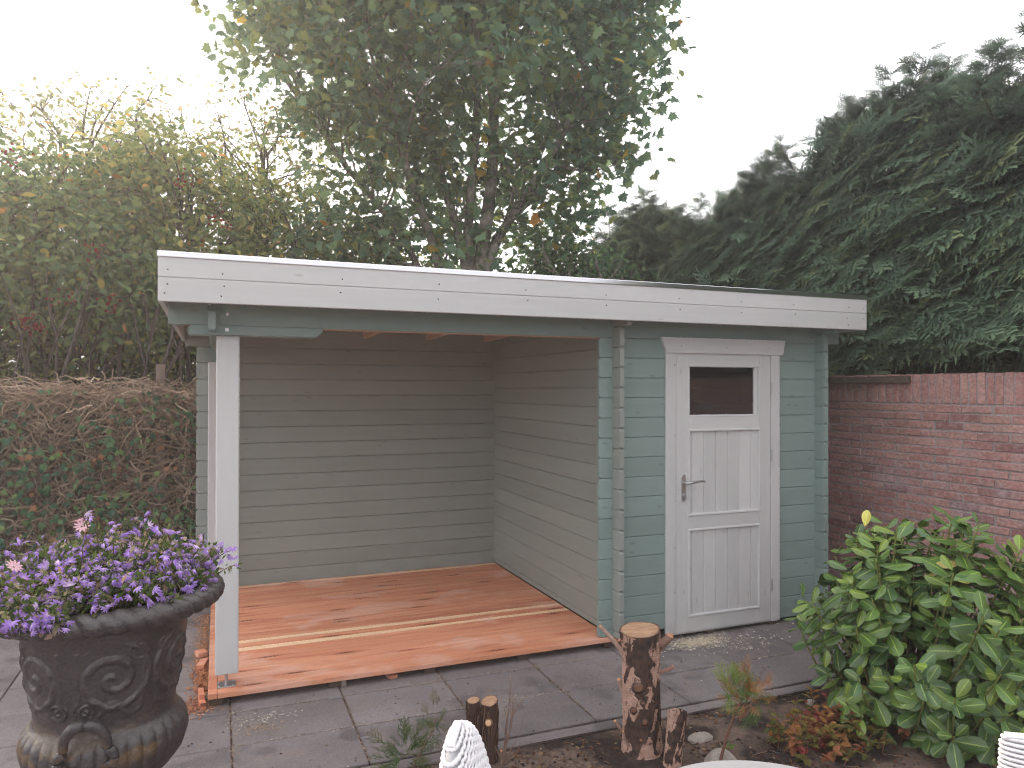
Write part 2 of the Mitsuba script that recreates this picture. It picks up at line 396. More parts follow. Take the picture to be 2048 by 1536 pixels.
def flakes(n, area, rng, size, cols, lift=0.004, ground=None, flat=0.25, ar=(0.3, 0.9)):
    """Small chips lying on the ground: area() gives xy."""
    xy = area(n)
    z = (ground(xy[:, 0], xy[:, 1]) if ground is not None else np.full(n, GZ)) + lift
    ang = rng.uniform(0, 2 * np.pi, n); tilt = rng.normal(0, flat, (n, 2))
    ax = np.stack([np.cos(ang), np.sin(ang), tilt[:, 0]], 1)
    nr = unit(np.stack([tilt[:, 1], tilt[:, 0] * .5, np.ones(n)], 1))
    c = rng.uniform(*ar, n)
    tpl_v = np.array([(-.5, 0, 0), (.5, .1, 0.1), (.35, 1, 0), (-.4, .9, .12), (0, .5, .22)])
    tpl_f = np.array([(0, 1, 4), (1, 2, 4), (2, 3, 4), (3, 0, 4)])
    s = rng.uniform(*size, n)
    V, F = scatter((tpl_v, tpl_f), np.c_[xy, z], ax, nr, s)
    cc = np.array(cols)[rng.integers(0, len(cols), n)] * rng.uniform(.7, 1.25, (n, 1))
    return (V, F), rep(cc, 5)

rng = np.random.default_rng(11)
bedxy = lambda n: np.c_[rng.uniform(-2.2, 2.3, n), rng.uniform(-2.2, -1.01, n)]
m, c = flakes(9000, bedxy, rng, (.006, .022), [(.03, .022, .02), (.06, .04, .03), (.11, .07, .045), (.2, .13, .08), (.05, .05, .055), (.08, .03, .018)], .002, soil_h, .5)
one('bark_mulch', m, 'matte_mat', 'dark crumbs of bark and soil scattered over the planting bed', 'mulch', kind='stuff', color=c)
# thin twigs and needles lying on the bed
n = 900
a = bedxy(n); ang = rng.uniform(0, 6.28, n); L = rng.uniform(.02, .12, n)
e = a + np.c_[np.cos(ang), np.sin(ang)] * L[:, None]
mid = (a + e) / 2 + rng.normal(0, .006, (n, 2))
P3 = lambda xy, up: np.c_[xy, soil_h(xy[:, 0], xy[:, 1]) + up]
m = tubes(np.stack([P3(a, .004), P3(mid, .01), P3(e, .006)], 1), np.stack([np.full(n, .0016), np.full(n, .0014), np.full(n, .0008)], 1), 4)
c = np.array([(.12, .075, .05), (.2, .13, .09), (.07, .04, .03), (.17, .075, .04)])[rng.integers(0, 4, n)]
one('fallen_twigs', m, 'matte_mat', 'fine brown twigs and dead needles lying on the soil', 'twigs', kind='stuff', color=rep(c, 12))

# ------------------------------------------------------------------ the shed
shed = thing('garden_shed', 'new grey-green log shed with open canopy, white door and white flat-roof fascia', 'shed')
PIT = 0.133
ZK = lambda k: (13.85 - k) * PIT
TH = 0.035
YB = 2.228
rs = np.random.default_rng(21)
def log(parent, x0, x1, y0, y1, z0, z1, axis, e0=True, e1=True, name='log', mat='green_paint'):
    m = cbox(x0, x1, y0, y1, z0 + .0009, z1 - .0009, 0.0048, axis, ec=0.014, ez=(0.002, 0.011) if axis == 0 else (0.011, 0.002))
    return part(parent, name, m, mat, uv=const_uv(m, rs.random(), axis))
fw, bw, pw, sw = (shed + '__' + s for s in ('front_wall', 'back_wall', 'partition_wall', 'side_wall'))
DX0, DX1 = 0.45, 1.345
zj = [ZK(k) for k in range(13, -2, -1)]
lo = [0.002] + zj[:-1]
for a, b in zip(lo, zj):
    log(fw, -0.097, DX0, 0, TH, a, b, 0)
    log(fw, DX1, 1.862, 0, TH, a if a > .01 else -0.04, b, 0)
for a, b in zip([0.004] + zj[:-1], zj):
    log(bw, -2.585, 1.862, YB, YB + TH, a if a > .01 else -.05, b, 0, mat='inner_bounce_paint')
log(bw, -2.671, 1.97, YB, YB + TH, ZK(-1), 2.135, 0, mat='inner_bounce_paint')
half = [ZK(k + .5) for k in range(13, -3, -1)]
for i, (a, b) in enumerate(zip([0.003] + half[:-1], half)):
    log(pw, 0, TH, -0.098, YB + .1, a, b, 1, mat='inner_bounce_paint')
    log(sw, 1.725, 1.725 + TH, -0.098, YB + .1, a if a > .01 else -.045, b, 1)
log(pw, 0, TH, -0.2, YB + .1, half[-1] + .001, 2.14, 1, mat='inner_bounce_paint')
log(sw, 1.725, 1.725 + TH, -0.2, YB + .1, half[-1] + .001, 2.14, 1)
# tongues between the logs close the joints
for nm, b in ((fw, (-.08, DX0 - .01, .015, .019, .01, 2.0, 0)), (fw, (DX1 + .01, 1.85, .015, .019, -.03, 2.0, 0)), (bw, (-2.57, 1.85, YB + .015, YB + .019, 0, 2.12, 0)),
              (pw, (.015, .019, -.08, YB + .09, .01, 2.12, 1)), (sw, (1.740, 1.744, -.08, YB + .09, -.03, 2.12, 1))):
    m = cbox(*b[:6], .001, b[6])
    part(nm, 'tongue', m, 'green_paint', uv=const_uv(m, .5, b[6]))
# front beam, canopy side beam, saddle, posts
m = cbox(-2.668, 1.966, -0.001, TH, ZK(-1) + .0005, 2.165, 0.003, 0)
part(shed, 'beam', m, 'green_paint', uv=const_uv(m, .4, 0))
m = cbox(-2.42, -0.002, TH + .001, TH + .12, ZK(-1) + .002, 2.12, 0.002, 0)
part(shed, 'raw_beam', m, 'raw_wood', label='unpainted pinkish beam behind the front beam')
for z0, z1, y0 in ((1.946, 2.046, -0.10), (2.080, 2.150, -0.19)):
    m = cbox(-2.472, -2.433, y0, YB - .001, z0, z1, 0.003, 1)
    part(shed, 'side_beam', m, 'green_paint', uv=const_uv(m, .6, 1))
    for dx in (.009, .022):
        m = cbox(-2.472 + dx, -2.472 + dx + .007, y0 + .002, YB - .01, z0 - .008, z0 + .002, .001, 1)
        part(shed, 'tongue', m, 'green_paint', uv=const_uv(m, .5, 1))
# saddle with cut corners
sx0, sx1, sz0, sz1 = -2.569, -1.873, 1.926, 1.9745
poly = [(sx0, sz0), (sx1 - .035, sz0), (sx1, sz0 + .027), (sx1, sz1), (sx0 + .012, sz1), (sx0, sz1 - .012)]
k = len(poly)
V = np.array([(x, -.004, z) for x, z in poly] + [(x, .155, z) for x, z in poly])
F = [(0, i, i + 1) for i in range(1, k - 1)] + [(k, k + i + 1, k + i) for i in range(1, k - 1)]
for i in range(k):
    j = (i + 1) % k
    F += [(i, k + i, k + j), (i, k + j, j)]
part(shed, 'saddle', (V, np.array(F)), 'green_paint', uv=const_uv((V, F), .3, 0))
def disc(cx, y, cz, r, h=.006, n=14):
    mm = trimesh.creation.cylinder(r, h, sections=n)
    mm.apply_transform(trimesh.transformations.rotation_matrix(np.pi / 2, [1, 0, 0])); mm.apply_translation([cx, y, cz])
    return mm
part(shed, 'bolt', disc(-2.378, -.008, 1.953, .0105), 'steel')
part(shed, 'bolt', disc(-2.376, -.005, 2.037, .0085), 'steel')
m = cbox(-2.432, -2.312, .04, .16, .073, 1.926, .006, 2)
part(shed, 'post', m, 'white_paint', uv=const_uv(m, .37, 2))
m = cbox(-2.496, -2.376, YB - .125, YB - .005, .03, 1.845, .006, 2)
part(shed, 'post', m, 'white_paint', uv=const_uv(m, .71, 2))
m = cbox(-2.472, -2.40, YB - .10, YB - .004, 1.846, 1.945, .004, 2)
part(shed, 'post_block', m, 'green_paint', uv=const_uv(m, .2, 2))
foot = shed + '__post_foot'
part(foot, 'plate', cbox(-2.421, -2.325, .05, .138, .0005, .006, .001, 0), 'steel')
part(foot, 'rod', trimesh.creation.cylinder(.009, .075, sections=14, transform=T().translate([-2.373, .095, .04]).matrix.numpy() if False else np.array([[1, 0, 0, -2.373], [0, 1, 0, .095], [0, 0, 1, .04], [0, 0, 0, 1.0]])), 'steel')
for dx, dy in ((-.036, -.03), (.036, -.03), (-.036, .03), (.036, .03)):
    s = trimesh.creation.icosphere(2, .006); s.apply_scale([1, 1, .6]); s.apply_translation([-2.373 + dx, .094 + dy, .0075])
    part(foot, 'screw', s, 'steel')
# roof: boards, rafters, fascia boards, metal trim
RX0, RX1, RY0, RY1 = -2.70, 1.975, -0.25, 2.42
roof = shed + '__roof'
zr = lambda y: 2.185 - (y / YB) * 0.05
for i in range(19):
    y0 = RY0 + .028 + i * .1385; y1 = min(y0 + .137, RY1 - .005)
    m = cbox(RX0 + .025, RX1 - .025, y0, y1, zr(y0), zr(y0) + .018, .003, 0)
    part(roof, 'roof_board', m, 'raw_wood')
for x in (-1.85, -1.242, -0.676, -0.11, 0.5, 1.1):
    m = cbox(x, x + .045, .16, YB - .002, 0, .058, .002, 1)
    V = m[0]; V[:, 2] += zr(V[:, 1]) - .060
    part(roof, 'rafter', m, 'raw_wood')
V, F = cbox(RX0 + .004, RX1 - .004, RY0 + .01, RY1, 2.262, 2.285, .004, 0)
V[:, 2] -= (V[:, 1] - RY0) / 2.6 * .05
part(roof, 'roofing_felt', (V, F), 'dark_felt')
ZB, ZJ, ZT, ZM = 2.068, 2.1876, 2.2885, 2.3185
for x0, x1, y0, y1, ax in ((RX0, RX1, RY0, RY0 + .024, 0), (RX0, RX0 + .024, RY0 + .0245, RY1, 1), (RX1 - .024, RX1, RY0 + .0245, RY1, 1)):
    for a, b in ((ZB, ZJ - .0022), (ZJ + .0022, ZT + .004)):
        m = cbox(x0, x1, y0, y1, a, b, .0025, ax)
        if ax == 1:
            m[0][:, 2] -= (m[0][:, 1] - RY0) / 2.6 * .04
        part(roof, 'fascia_board', m, 'white_paint', uv=const_uv(m, rs.random(), ax))
m = cbox(RX0 + .01, RX1 - .01, RY0 + .006, RY0 + .02, ZJ - .01, ZJ + .01, .001, 0)
part(roof, 'fascia_backing', m, 'white_paint', uv=const_uv(m, .5, 0))
# slanted metal roof-edge trim along the front: profile in (y, z)
prof = [(-.254, ZT - .001), (-.2545, ZT + .003), (-.2528, ZM - .003), (-.249, ZM + .0005), (-.20, ZM - .006), (-.17, ZT - .001)]
k = len(prof)
V = np.array([(RX0 - .003, y, z) for y, z in prof] + [(RX1 + .003, y, z) for y, z in prof])
F = [(0, i + 1, i) for i in range(1, k - 1)] + [(k, k + i, k + i + 1) for i in range(1, k - 1)]
for i in range(k):
    j = (i + 1) % k
    F += [(i, k + j, k + i), (i, j, k + j)]
part(roof, 'metal_trim', (V, np.array(F)), 'trim_metal')
# screws in the fascia
xs_s = [-2.66, -2.40, -1.80, -1.26, -0.72, -.19, .35, .85, 1.30, 1.80, 1.95]
for i, x in enumerate(xs_s):
    for z in (2.222, 2.155, 2.105)[: 3 if i in (0, 1, 9) else 2]:
        part(roof, 'screw', disc(x + rs.normal(0, .006), RY0 - .0004, z + rs.normal(0, .004), .0042, .002, 8), 'dark_felt')

# deck
deck = shed + '__deck'
y = -0.012; i = 0
tones = [.35, .52, .64, .60, .81, .78, .36, .68, .55, .58, .60, .50, .28, .48, .36, .76, .41, .4]
while y < YB - .01:
    y1 = min(y + .1385, YB - .003)
    m = cbox(-2.418, 0.032 if y < .0 else -.002, y, y1 - .0022, -.030, 0, .0026, 0)
    part(deck, 'plank', m, 'deck_wood', uv=np.stack([np.full(len(m[0]), tones[i]), (m[0][:, 1] - y) / (y1 - y)], 1))
    y += .1385; i += 1
m = cbox(-2.466, -2.4195, -.013, YB - .002, -.030, .0005, .002, 1)
part(deck, 'border_strip', m, 'deck_wood', uv=const_uv(m, .31, 1))
for x0 in (-2.461, -1.83, -1.27, -.665, -.045):
    m = cbox(x0, x0 + .072, .022, YB, GZ + .001, -.0305, .003, 1)
    part(deck, 'joist', m, 'old_wood', uv=const_uv(m, rs.random(), 1))
for x0 in (.40, .76, 1.30):
    m = cbox(x0, x0 + .065, .004, YB, GZ + .001, -.046, .003, 1)
    part(shed, 'foundation_joist', m, 'old_wood', uv=const_uv(m, rs.random(), 1))

# door frame and door
dfr = shed + '__door_frame'
def wbox(parent, name, x0, x1, y0, y1, z0, z1, c=.003, axis=2, mat='white_paint', **kw):
    mm = cbox(x0, x1, y0, y1, z0, z1, c, axis)
    return part(parent, name, mm, mat, uv=const_uv(mm, rs.random(), axis), **kw)
wbox(dfr, 'casing', .405, .487, -.018, -.001, -.034, 1.885)
wbox(dfr, 'casing', 1.306, 1.382, -.018, -.001, -.046, 1.885)
hp = [(.404, 1.884), (1.401, 1.884), (1.422, 1.989), (.363, 1.989)]
V = np.array([(x, -.030, z) for x, z in hp] + [(x, -.001, z) for x, z in hp])
F = np.array([(0, 1, 2), (0, 2, 3), (4, 6, 5), (4, 7, 6), (0, 4, 5), (0, 5, 1), (1, 5, 6), (1, 6, 2), (2, 6, 7), (2, 7, 3), (3, 7, 4), (3, 4, 0)])
part(dfr, 'head_board', (V, F), 'white_paint', uv=const_uv((V, F), .45, 0))
wbox(dfr, 'jamb', .45, .486, .001, .06, -.04, 1.90)
wbox(dfr, 'jamb', 1.308, 1.344, .001, .06, -.04, 1.90)
wbox(dfr, 'threshold', .46, 1.33, .001, .06, -.052, -.032, axis=0)
for x, z in ((.52, 1.93), (.90, 1.925), (1.28, 1.925)):
    part(dfr, 'screw', disc(x, -.0305, z, .004, .002, 8), 'dark_felt')
for z in (1.80, 1.32, .55, .25):
    part(dfr, 'screw', disc(.474, -.0185, z, .0035, .002, 8), 'dark_felt')
door = shed + '__door'
L0, L1, LB, LT, YD = .4895, 1.303, -.040, 1.897, -.010
yb = YD + .04
wbox(door, 'stile', L0, .594, YD, yb, LB, LT)
wbox(door, 'stile', 1.205, L1, YD, yb, LB, LT)
for z0, z1 in ((1.800, LT), (1.352, 1.449), (.665, .762), (LB, .066)):
    wbox(door, 'rail', .5945, 1.2045, YD + .0006, yb, z0, z1, axis=0)
def bead(x0, x1, z0, z1, w, yo):
    for a in ((x0, x1, z1 - w, z1, 0), (x0, x1, z0, z0 + w, 0), (x0, x0 + w, z0 + w, z1 - w, 2), (x1 - w, x1, z0 + w, z1 - w, 2)):
        wbox(door, 'bead', a[0], a[1], yo, YD + .022, a[2], a[3], .003, a[4])
bead(.588, 1.212, 1.442, 1.806, .015, YD - .003)
wbox(door, 'glazing_bar', .603, 1.197, YD + .010, YD + .024, 1.789, 1.792, .001, 0)
wbox(door, 'inner_bead', 1.163, 1.197, YD + .012, YD + .026, 1.457, 1.790, .002, 2)
part(door, 'window_pane', (np.array([(.60, YD + .018, 1.455), (1.20, YD + .018, 1.455), (1.20, YD + .018, 1.793), (.60, YD + .018, 1.793)]), np.array([(0, 1, 2), (0, 2, 3)])), 'glass')
for z0, z1 in ((.758, 1.356), (.062, .669)):
    bead(.590, 1.209, z0, z1, .014, YD - .006)
    e = np.r_[.600, np.linspace(.628, 1.137, 6), 1.20]
    for a, b in zip(e[:-1], e[1:]):
        wbox(door, 'panel_board', a + .001, b - .001, YD + .012, YD + .026, z0 + .008, z1 - .008, .0045, 2)
hd = shed + '__door_handle'
pl = trimesh.creation.box([.034, .006, .19]); 
capv = [cbox(.533, .567, YD - .007, YD - .0005, .872, 1.045, .003, 2)]
part(hd, 'plate', cbox(.532, .568, YD - .008, YD - .0005, .868, 1.050, .003, 2, ec=.016, ez=(.010, 0)), 'steel')
part(hd, 'lever', tube([(.550, YD - .006, .992), (.550, YD - .035, .992), (.565, YD - .05, .994), (.62, YD - .053, 1.000), (.67, YD - .05, 1.003), (.698, YD - .044, .996)], [.0105, .0105, .010, .0085, .0075, .0065], 10, 40), 'steel', smooth=50)
part(hd, 'lock_cylinder', disc(.552, YD - .012, .905, .012, .016, 16), 'steel')
part(hd, 'key', cbox(.549, .555, YD - .036, YD - .02, .878, .912, .002, 2), 'steel')
ring = trimesh.creation.torus(.014, .0016, major_sections=20, minor_sections=6); ring.apply_transform(trimesh.transformations.rotation_matrix(np.pi / 2, [0, 1, .3])); ring.apply_translation([.553, YD - .032, .868])
part(hd, 'key_ring', ring, 'steel')
for z in (1.644, 1.156, .218):
    m = trimesh.creation.cylinder(.0055, .085, sections=10); m.apply_translation([1.3045, YD - .013, z])
    part(door, 'hinge', m, 'steel')
wbox(door, 'lock_strip', .4868, .4892, YD - .004, YD + .01, .86, 1.06, .0004, 2, mat='dark_felt')
# inside of the shed is floored and dark
part(shed, 'store_floor', sheet(.04, 1.72, .05, YB - .01, -.04), 'old_wood', uv=const_uv(sheet(0, 1, 0, 1, 0), .5, 0))

# ------------------------------------------------------------------ brick garden wall on the right
WX = 2.40
wall = thing('brick_wall', 'weathered red brick garden wall topped by a course of upright bricks', 'wall')
part(wall, 'mortar', cbox(WX + .006, WX + .20, -6.0, 4.2, -.15, 1.742, .003, 1), 'mortar_mat')
rb = np.random.default_rng(31)
BL, BH, BC = 0.2065, 0.0495, 0.0615
def brick(y0, y1, z0, z1, stuff=None):
    dx = rb.normal(0, .0022); jz = rb.normal(0, .0019, 2); jy = rb.normal(0, .004, 2)
    m = cbox(WX + dx, WX + .05, y0 + jy[0], y1 + jy[1], z0 + jz[0], z1 + jz[1], .003, 1, ec=.003)
    V = m[0] + (meshkit.noise(m[0] * 60 + rb.random(3) * 9) - .5)[:, None] * np.array([.003, .004, .003])
    u = rb.random()
    if stuff is None:
        part(wall, 'brick', (V, m[1]), 'brick_mat', uv=const_uv(m, u, 0))
    else:
        stuff.append(((V, m[1]), const_uv(m, u, 0)))
rest = []
zs0 = 1.535
for k in range(1, 28):
    z1 = zs0 - .012 - (k - 1) * BC
    off = (BL + .011) / 2 * (k % 2) + rb.uniform(-.008, .008)
    y = -6.0 + off
    while y < 4.1:
        vis = -1.30 < y < 0.75 and z1 > .55
        brick(y, y + BL, z1 - BH, z1, None if vis else rest)
        y += BL + .011
y = -6.0
while y < 4.15:
    w = .0515 + rb.uniform(-.003, .003)
    m = cbox(WX - .001 + rb.normal(0, .0015), WX + .205, y, y + w, zs0, 1.749 + rb.normal(0, .002), .004, 2, ec=.004)
    V = m[0] + (meshkit.noise(m[0] * 50 + rb.random(3) * 9) - .5)[:, None] * np.array([.003, .003, .004])
    u = rb.random()
    if -1.4 < y < .8:
        part(wall, 'brick', (V, m[1]), 'brick_mat', uv=const_uv(m, u, 0))
    else:
        rest.append(((V, m[1]), const_uv(m, u, 0)))
    y += w + .0115
part(wall, 'brickwork', cat(*[r[0] for r in rest]), 'brick_mat', kind='stuff', uv=np.vstack([r[1] for r in rest]))
bat = thing('wall_batten', 'dark wet timber batten screwed along the brick wall top beside the shed', 'timber batten')
m = cbox(WX - .034, WX - .0015, -.27, 2.6, 1.683, 1.738, .003, 1)
part(bat, 'timber', m, 'old_wood', uv=const_uv(m, .15, 1))
for y in (-.13, .10, .33):
    s = trimesh.creation.cylinder(.007, .006, sections=12, transform=trimesh.transformations.rotation_matrix(np.pi / 2, [0, 1, 0])); s.apply_translation([WX - .036, y, 1.716])
    part(bat, 'screw', s, 'steel')

# ------------------------------------------------------------------ trees and shrubs behind
LEAFK = 2.1
def grow(parent, stems, crown, rng, n_clusters, per, tpl, size, cols, wts, spread=.17, gap=.40, gapf=1.1, n_sub=140, twig_r=.006,
         leaf_bsdf='leaf_mat', bark='trunk_mat', droop=.35, sub_r=.016, leaf_name='leaves', maxlink=1.6, thin=None, stem_name='trunk', parts=0):
    """stems: list of (points, radii); crown: list of (cx, cy, cz, rx, ry, rz) ellipsoids."""
    pts = []
    for p, r in stems:
        m = tube(p, r, 9, 40)
        part(parent, stem_name, m, bark, smooth=True)
        pts.append(m[0].reshape(40, 9, 3).mean(1)[6:])
    pts = np.vstack(pts)
    cr = np.array(crown, float); vol = cr[:, 3] * cr[:, 4] * cr[:, 5]
    def sample(n, shell=.42):
        out = []
        while sum(map(len, out)) < n:
            k = rng.choice(len(cr), n, p=vol / vol.sum())
            d = unit(rng.normal(size=(n, 3))) * (rng.random(n) ** shell)[:, None]
            p = cr[k, :3] + d * cr[k, 3:]
            keep = meshkit.fbm(p * gapf, 3, 4) > gap
            if thin is not None:
                keep &= rng.random(n) < thin(p)
            out.append(p[keep])
        return np.vstack(out)[:n]
    # sub-branches
    tgt = sample(n_sub, .6)
    tree = cKDTree(pts)
    low = tgt - np.array([0, 0, .55]) * rng.uniform(.5, 1.6, (n_sub, 1))
    _, ix = tree.query(low)
    a = pts[ix]; s = np.linspace(0, 1, 9)[None, :, None]
    ctrl = (a + tgt) / 2 + np.c_[np.zeros((n_sub, 2)), rng.uniform(-.15, .25, n_sub)] + rng.normal(0, .12, (n_sub, 3))
    P = (1 - s) ** 2 * a[:, None] + 2 * s * (1 - s) * ctrl[:, None] + s ** 2 * tgt[:, None]
    rad = sub_r * np.linspace(1, .3, 9)[None] * rng.uniform(.7, 1.4, (n_sub, 1))
    br = [tubes(P, rad, 5)]
    allp = np.vstack([pts, P[:, 2:].reshape(-1, 3)])
    tree = cKDTree(allp)
    c = sample(n_clusters)
    dist, ix = tree.query(c)
    ok = dist < maxlink
    c, ix = c[ok], ix[ok]; a = allp[ix]; nc = len(c)
    s = np.linspace(0, 1, 5)[None, :, None]
    ctrl = (a + c) / 2 + np.c_[np.zeros((nc, 2)), rng.uniform(0, .15, nc)]
    P = (1 - s) ** 2 * a[:, None] + 2 * s * (1 - s) * ctrl[:, None] + s ** 2 * c[:, None]
    br.append(tubes(P, twig_r * np.linspace(1, .35, 5)[None], 4, cap=False))
    part(parent, 'branches', cat(*br), bark, smooth=True, kind='stuff')
    # leaves
    pos = np.repeat(c, per, 0) + rng.normal(0, spread, (nc * per, 3)) * np.array([1, 1, .75])
    n = len(pos)
    out = unit(pos - np.repeat(c, per, 0) + rng.normal(0, .05, (n, 3)))
    ax = unit(out * np.array([1, 1, .5]) + np.c_[rng.normal(0, .5, (n, 2)), rng.normal(-droop, .35, n)])
    nr = unit(np.c_[rng.normal(0, .55, (n, 2)), rng.uniform(.25, 1, n)])
    sz_ = size * rng.uniform(.6, 1.15, n)
    k = rng.choice(len(cols), n, p=np.array(wts) / np.sum(wts))
    ck = np.repeat(rng.uniform(.8, 1.2, nc), per)
    col = np.array(cols)[k] * (1.0 if parent.startswith('maple') else LEAFK) * (ck * rng.uniform(.8, 1.2, n))[:, None]
    col = np.clip(col, 0, 1)
    rest_ = np.arange(n)
    if parts:                                   # the leaves that show largest are parts of their own
        v_ = pos - EYE; dp = v_ @ FWD
        inv_ = (np.abs(v_ @ RGT / dp) < .69) & (v_ @ UPV / dp < .52) & (v_ @ UPV / dp > .17)
        o_ = np.argsort(np.where(inv_, dp / sz_, 1e9))[:parts]
        add_leaves(parent, 'leaf', tpl, pos[o_], ax[o_], nr[o_], sz_[o_], col[o_], leaf_bsdf)
        rest_ = np.setdiff1d(rest_, o_)
    V, F = scatter(tpl, pos[rest_], ax[rest_], nr[rest_], sz_[rest_])
    part(parent, leaf_name, (V, F), leaf_bsdf, kind='stuff', color=rep(col[rest_], len(tpl[0])))
    return pts

def add_leaves(parent, name, tpl, pos, ax, nr, size, col, bsdf='leaf_mat', label=None):
    for i in range(len(pos)):
        V, F = scatter(tpl, pos[i:i + 1], ax[i:i + 1], nr[i:i + 1], size[i])
        part(parent, name, (V, F), bsdf, label=label, color=np.tile(col[i], (len(V), 1)))

R = np.random.default_rng
G1, G2, G3 = (.165, .260, .150), (.205, .290, .140), (.135, .225, .150)
YL, OR = (.36, .27, .05), (.42, .19, .045)
# maple
mp = thing('maple_tree', 'tall many-stemmed maple with dense green leaves behind the middle of the shed', 'tree')
def up(base, pl, r):
    return (np.array([base] + pl, float), np.array(r))
stems = [
    up((.36, 3.95, -.1), [(.40, 3.88, 1.6), (.42, 3.85, 2.99), (.50, 3.82, 3.67), (.55, 3.79, 4.25), (.57, 3.78, 5.01), (.66, 3.74, 5.83), (.70, 3.73, 7.1), (.6, 3.7, 8.8)], [.13, .105, .085, .074, .068, .06, .046, .035, .015]),
    up((.25, 4.0, -.1), [(.28, 3.96, 1.6), (.29, 3.95, 2.99), (.12, 4.10, 3.84), (-.07, 4.25, 4.6), (-.24, 4.4, 5.36), (-.38, 4.6, 6.54), (-.5, 4.7, 8.2)], [.10, .08, .058, .05, .045, .038, .028, .012]),
    up((.12, 4.05, -.1), [(.06, 4.05, 1.6), (-.01, 4.03, 2.99), (-.26, 4.0, 3.72), (-.48, 3.95, 4.31), (-.62, 3.9, 5.01), (-1.0, 3.8, 5.83), (-1.3, 3.7, 7.4)], [.09, .07, .054, .048, .043, .036, .027, .01]),
    up((.0, 4.1, -.1), [(-.12, 4.1, 1.6), (-.23, 4.12, 2.99), (-.5, 4.3, 3.55), (-1.0, 4.55, 4.25), (-1.38, 4.75, 4.84), (-1.8, 5.0, 5.5)], [.06, .05, .04, .034, .028, .021, .01]),
    up((.48, 3.80, 2.7), [(.55, 3.72, 3.26), (.88, 3.5, 3.9), (1.23, 3.3, 4.55), (1.66, 3.05, 5.43), (2.2, 2.8, 6.36)], [.058, .050, .045, .038, .028, .012]),
    up((.50, 3.88, 2.75), [(.60, 3.9, 3.32), (.96, 4.0, 3.79), (1.45, 4.1, 4.25), (1.99, 4.2, 5.02), (2.45, 4.3, 5.7)], [.06, .052, .045, .038, .028, .012]),
    up((.36, 3.9, 2.9), [(.28, 3.8, 3.84), (.31, 3.65, 4.72), (.22, 3.5, 5.72), (.12, 3.4, 7.0)], [.06, .052, .045, .033, .014])]
crown = [(.25, 3.9, 5.6, 2.15, 1.7, 1.7), (.1, 3.9, 7.6, 2.2, 1.8, 1.8), (-1.35, 4.4, 5.6, 1.05, 1.2, 1.05), (-1.5, 4.5, 6.9, 1.0, 1.2, 1.0), (1.65, 3.4, 5.3, .85, 1.1, 1.05),
         (1.75, 3.3, 6.4, .95, 1.2, 1.0), (1.75, 3.35, 4.25, .55, .75, .55), (-.55, 4.3, 4.25, 1.1, 1.1, .7), (.9, 3.9, 4.1, .9, 1.1, .75), (.3, 3.9, 3.3, 1.5, .9, .45), (-1.0, 4.3, 3.6, .8, .8, .5), (1.1, 4.1, 3.3, .9, .8, .5), (.3, 4.4, 3.2, 1.3, .7, .6), (-1.9, 4.7, 6.3, .8, 1.0, .9)]
grow(mp, stems, crown, R(41), 1750, 13, MAPLE, .142, [G1, G2, G3, (.26, .30, .10), (.55, .38, .07), (.55, .26, .06)], [30, 32, 26, 10, 1.0, .4], spread=.17, gap=.44, gapf=1.25, n_sub=230, parts=260,
     thin=lambda p: np.where((p[:, 2] < 4.9) & (p[:, 1] < 3.95 + .1 * p[:, 0]) & (np.abs(p[:, 0] - .25) < .95), .50, 1.0))

def trunks(rng, n, x0, x1, y0, y1, h0, h1, r):
    out = []
    for i in range(n):
        x, y, h = rng.uniform(x0, x1), rng.uniform(y0, y1), rng.uniform(h0, h1)
        w = rng.normal(0, .10, (4, 2)).cumsum(0)
        out.append((np.array([(x, y, -.16), (x + w[0, 0], y + w[0, 1], h * .3), (x + w[1, 0], y + w[1, 1], h * .55), (x + w[2, 0] * 1.4, y + w[2, 1], h * .8), (x + w[3, 0] * 2, y + w[3, 1], h)]),
                    np.array([1, .85, .7, .5, .2]) * r * rng.uniform(.6, 1.3)))
    return out
g = R(51)
sh = thing('berry_shrub', 'broad-leaved green shrub with clusters of red berries above the left end of the ivy fence', 'shrub')
grow(sh, trunks(g, 14, -4.9, -2.9, 3.4, 4.8, 2.4, 3.4, .022), [(-4.3, 4.2, 3.0, 1.15, .8, .75), (-3.45, 4.1, 2.75, .85, .7, .70), (-5.2, 4.4, 3.2, .9, .8, .95), (-3.9, 4.6, 3.6, .9, .7, .55), (-3.0, 4.0, 2.6, .5, .5, .45)], g,
     900, 11, OVAL, .108, [(.065, .10, .055), (.095, .135, .06), (.135, .165, .065), (.28, .22, .07), (.30, .14, .045)], [36, 34, 20, 3, 1.2], spread=.15, gap=.38, n_sub=110, twig_r=.005, parts=220, bark='shrub_bark')
# berries in hanging clusters
for cxyz in ((-4.55, 3.45, 2.33), (-4.27, 3.45, 2.22), (-4.05, 3.45, 2.22), (-3.72, 3.42, 2.43), (-3.93, 3.45, 2.18), (-3.35, 3.4, 2.42), (-4.7, 3.5, 2.45), (-4.15, 3.5, 3.72), (-2.75, 3.5, 3.62), (-2.4, 3.6, 3.30), (-3.5, 3.4, 2.9)):
    nb = 16; p = np.array(cxyz) + g.normal(0, .055, (nb, 3)) * np.array([1, 1, .8])
    s = trimesh.creation.icosphere(1, .012)
    part(sh, 'berry_cluster', cat(*[(s.vertices + q, s.faces) for q in p]), 'gloss_leaf_mat', smooth=True, kind='stuff', label='cluster of dark red berries', color=np.tile([(.24, .018, .03)], (nb * len(s.vertices), 1)))
g = R(52)
sh = thing('autumn_shrub', 'yellowing shrub with scattered orange leaves just left of the shed roof', 'shrub')
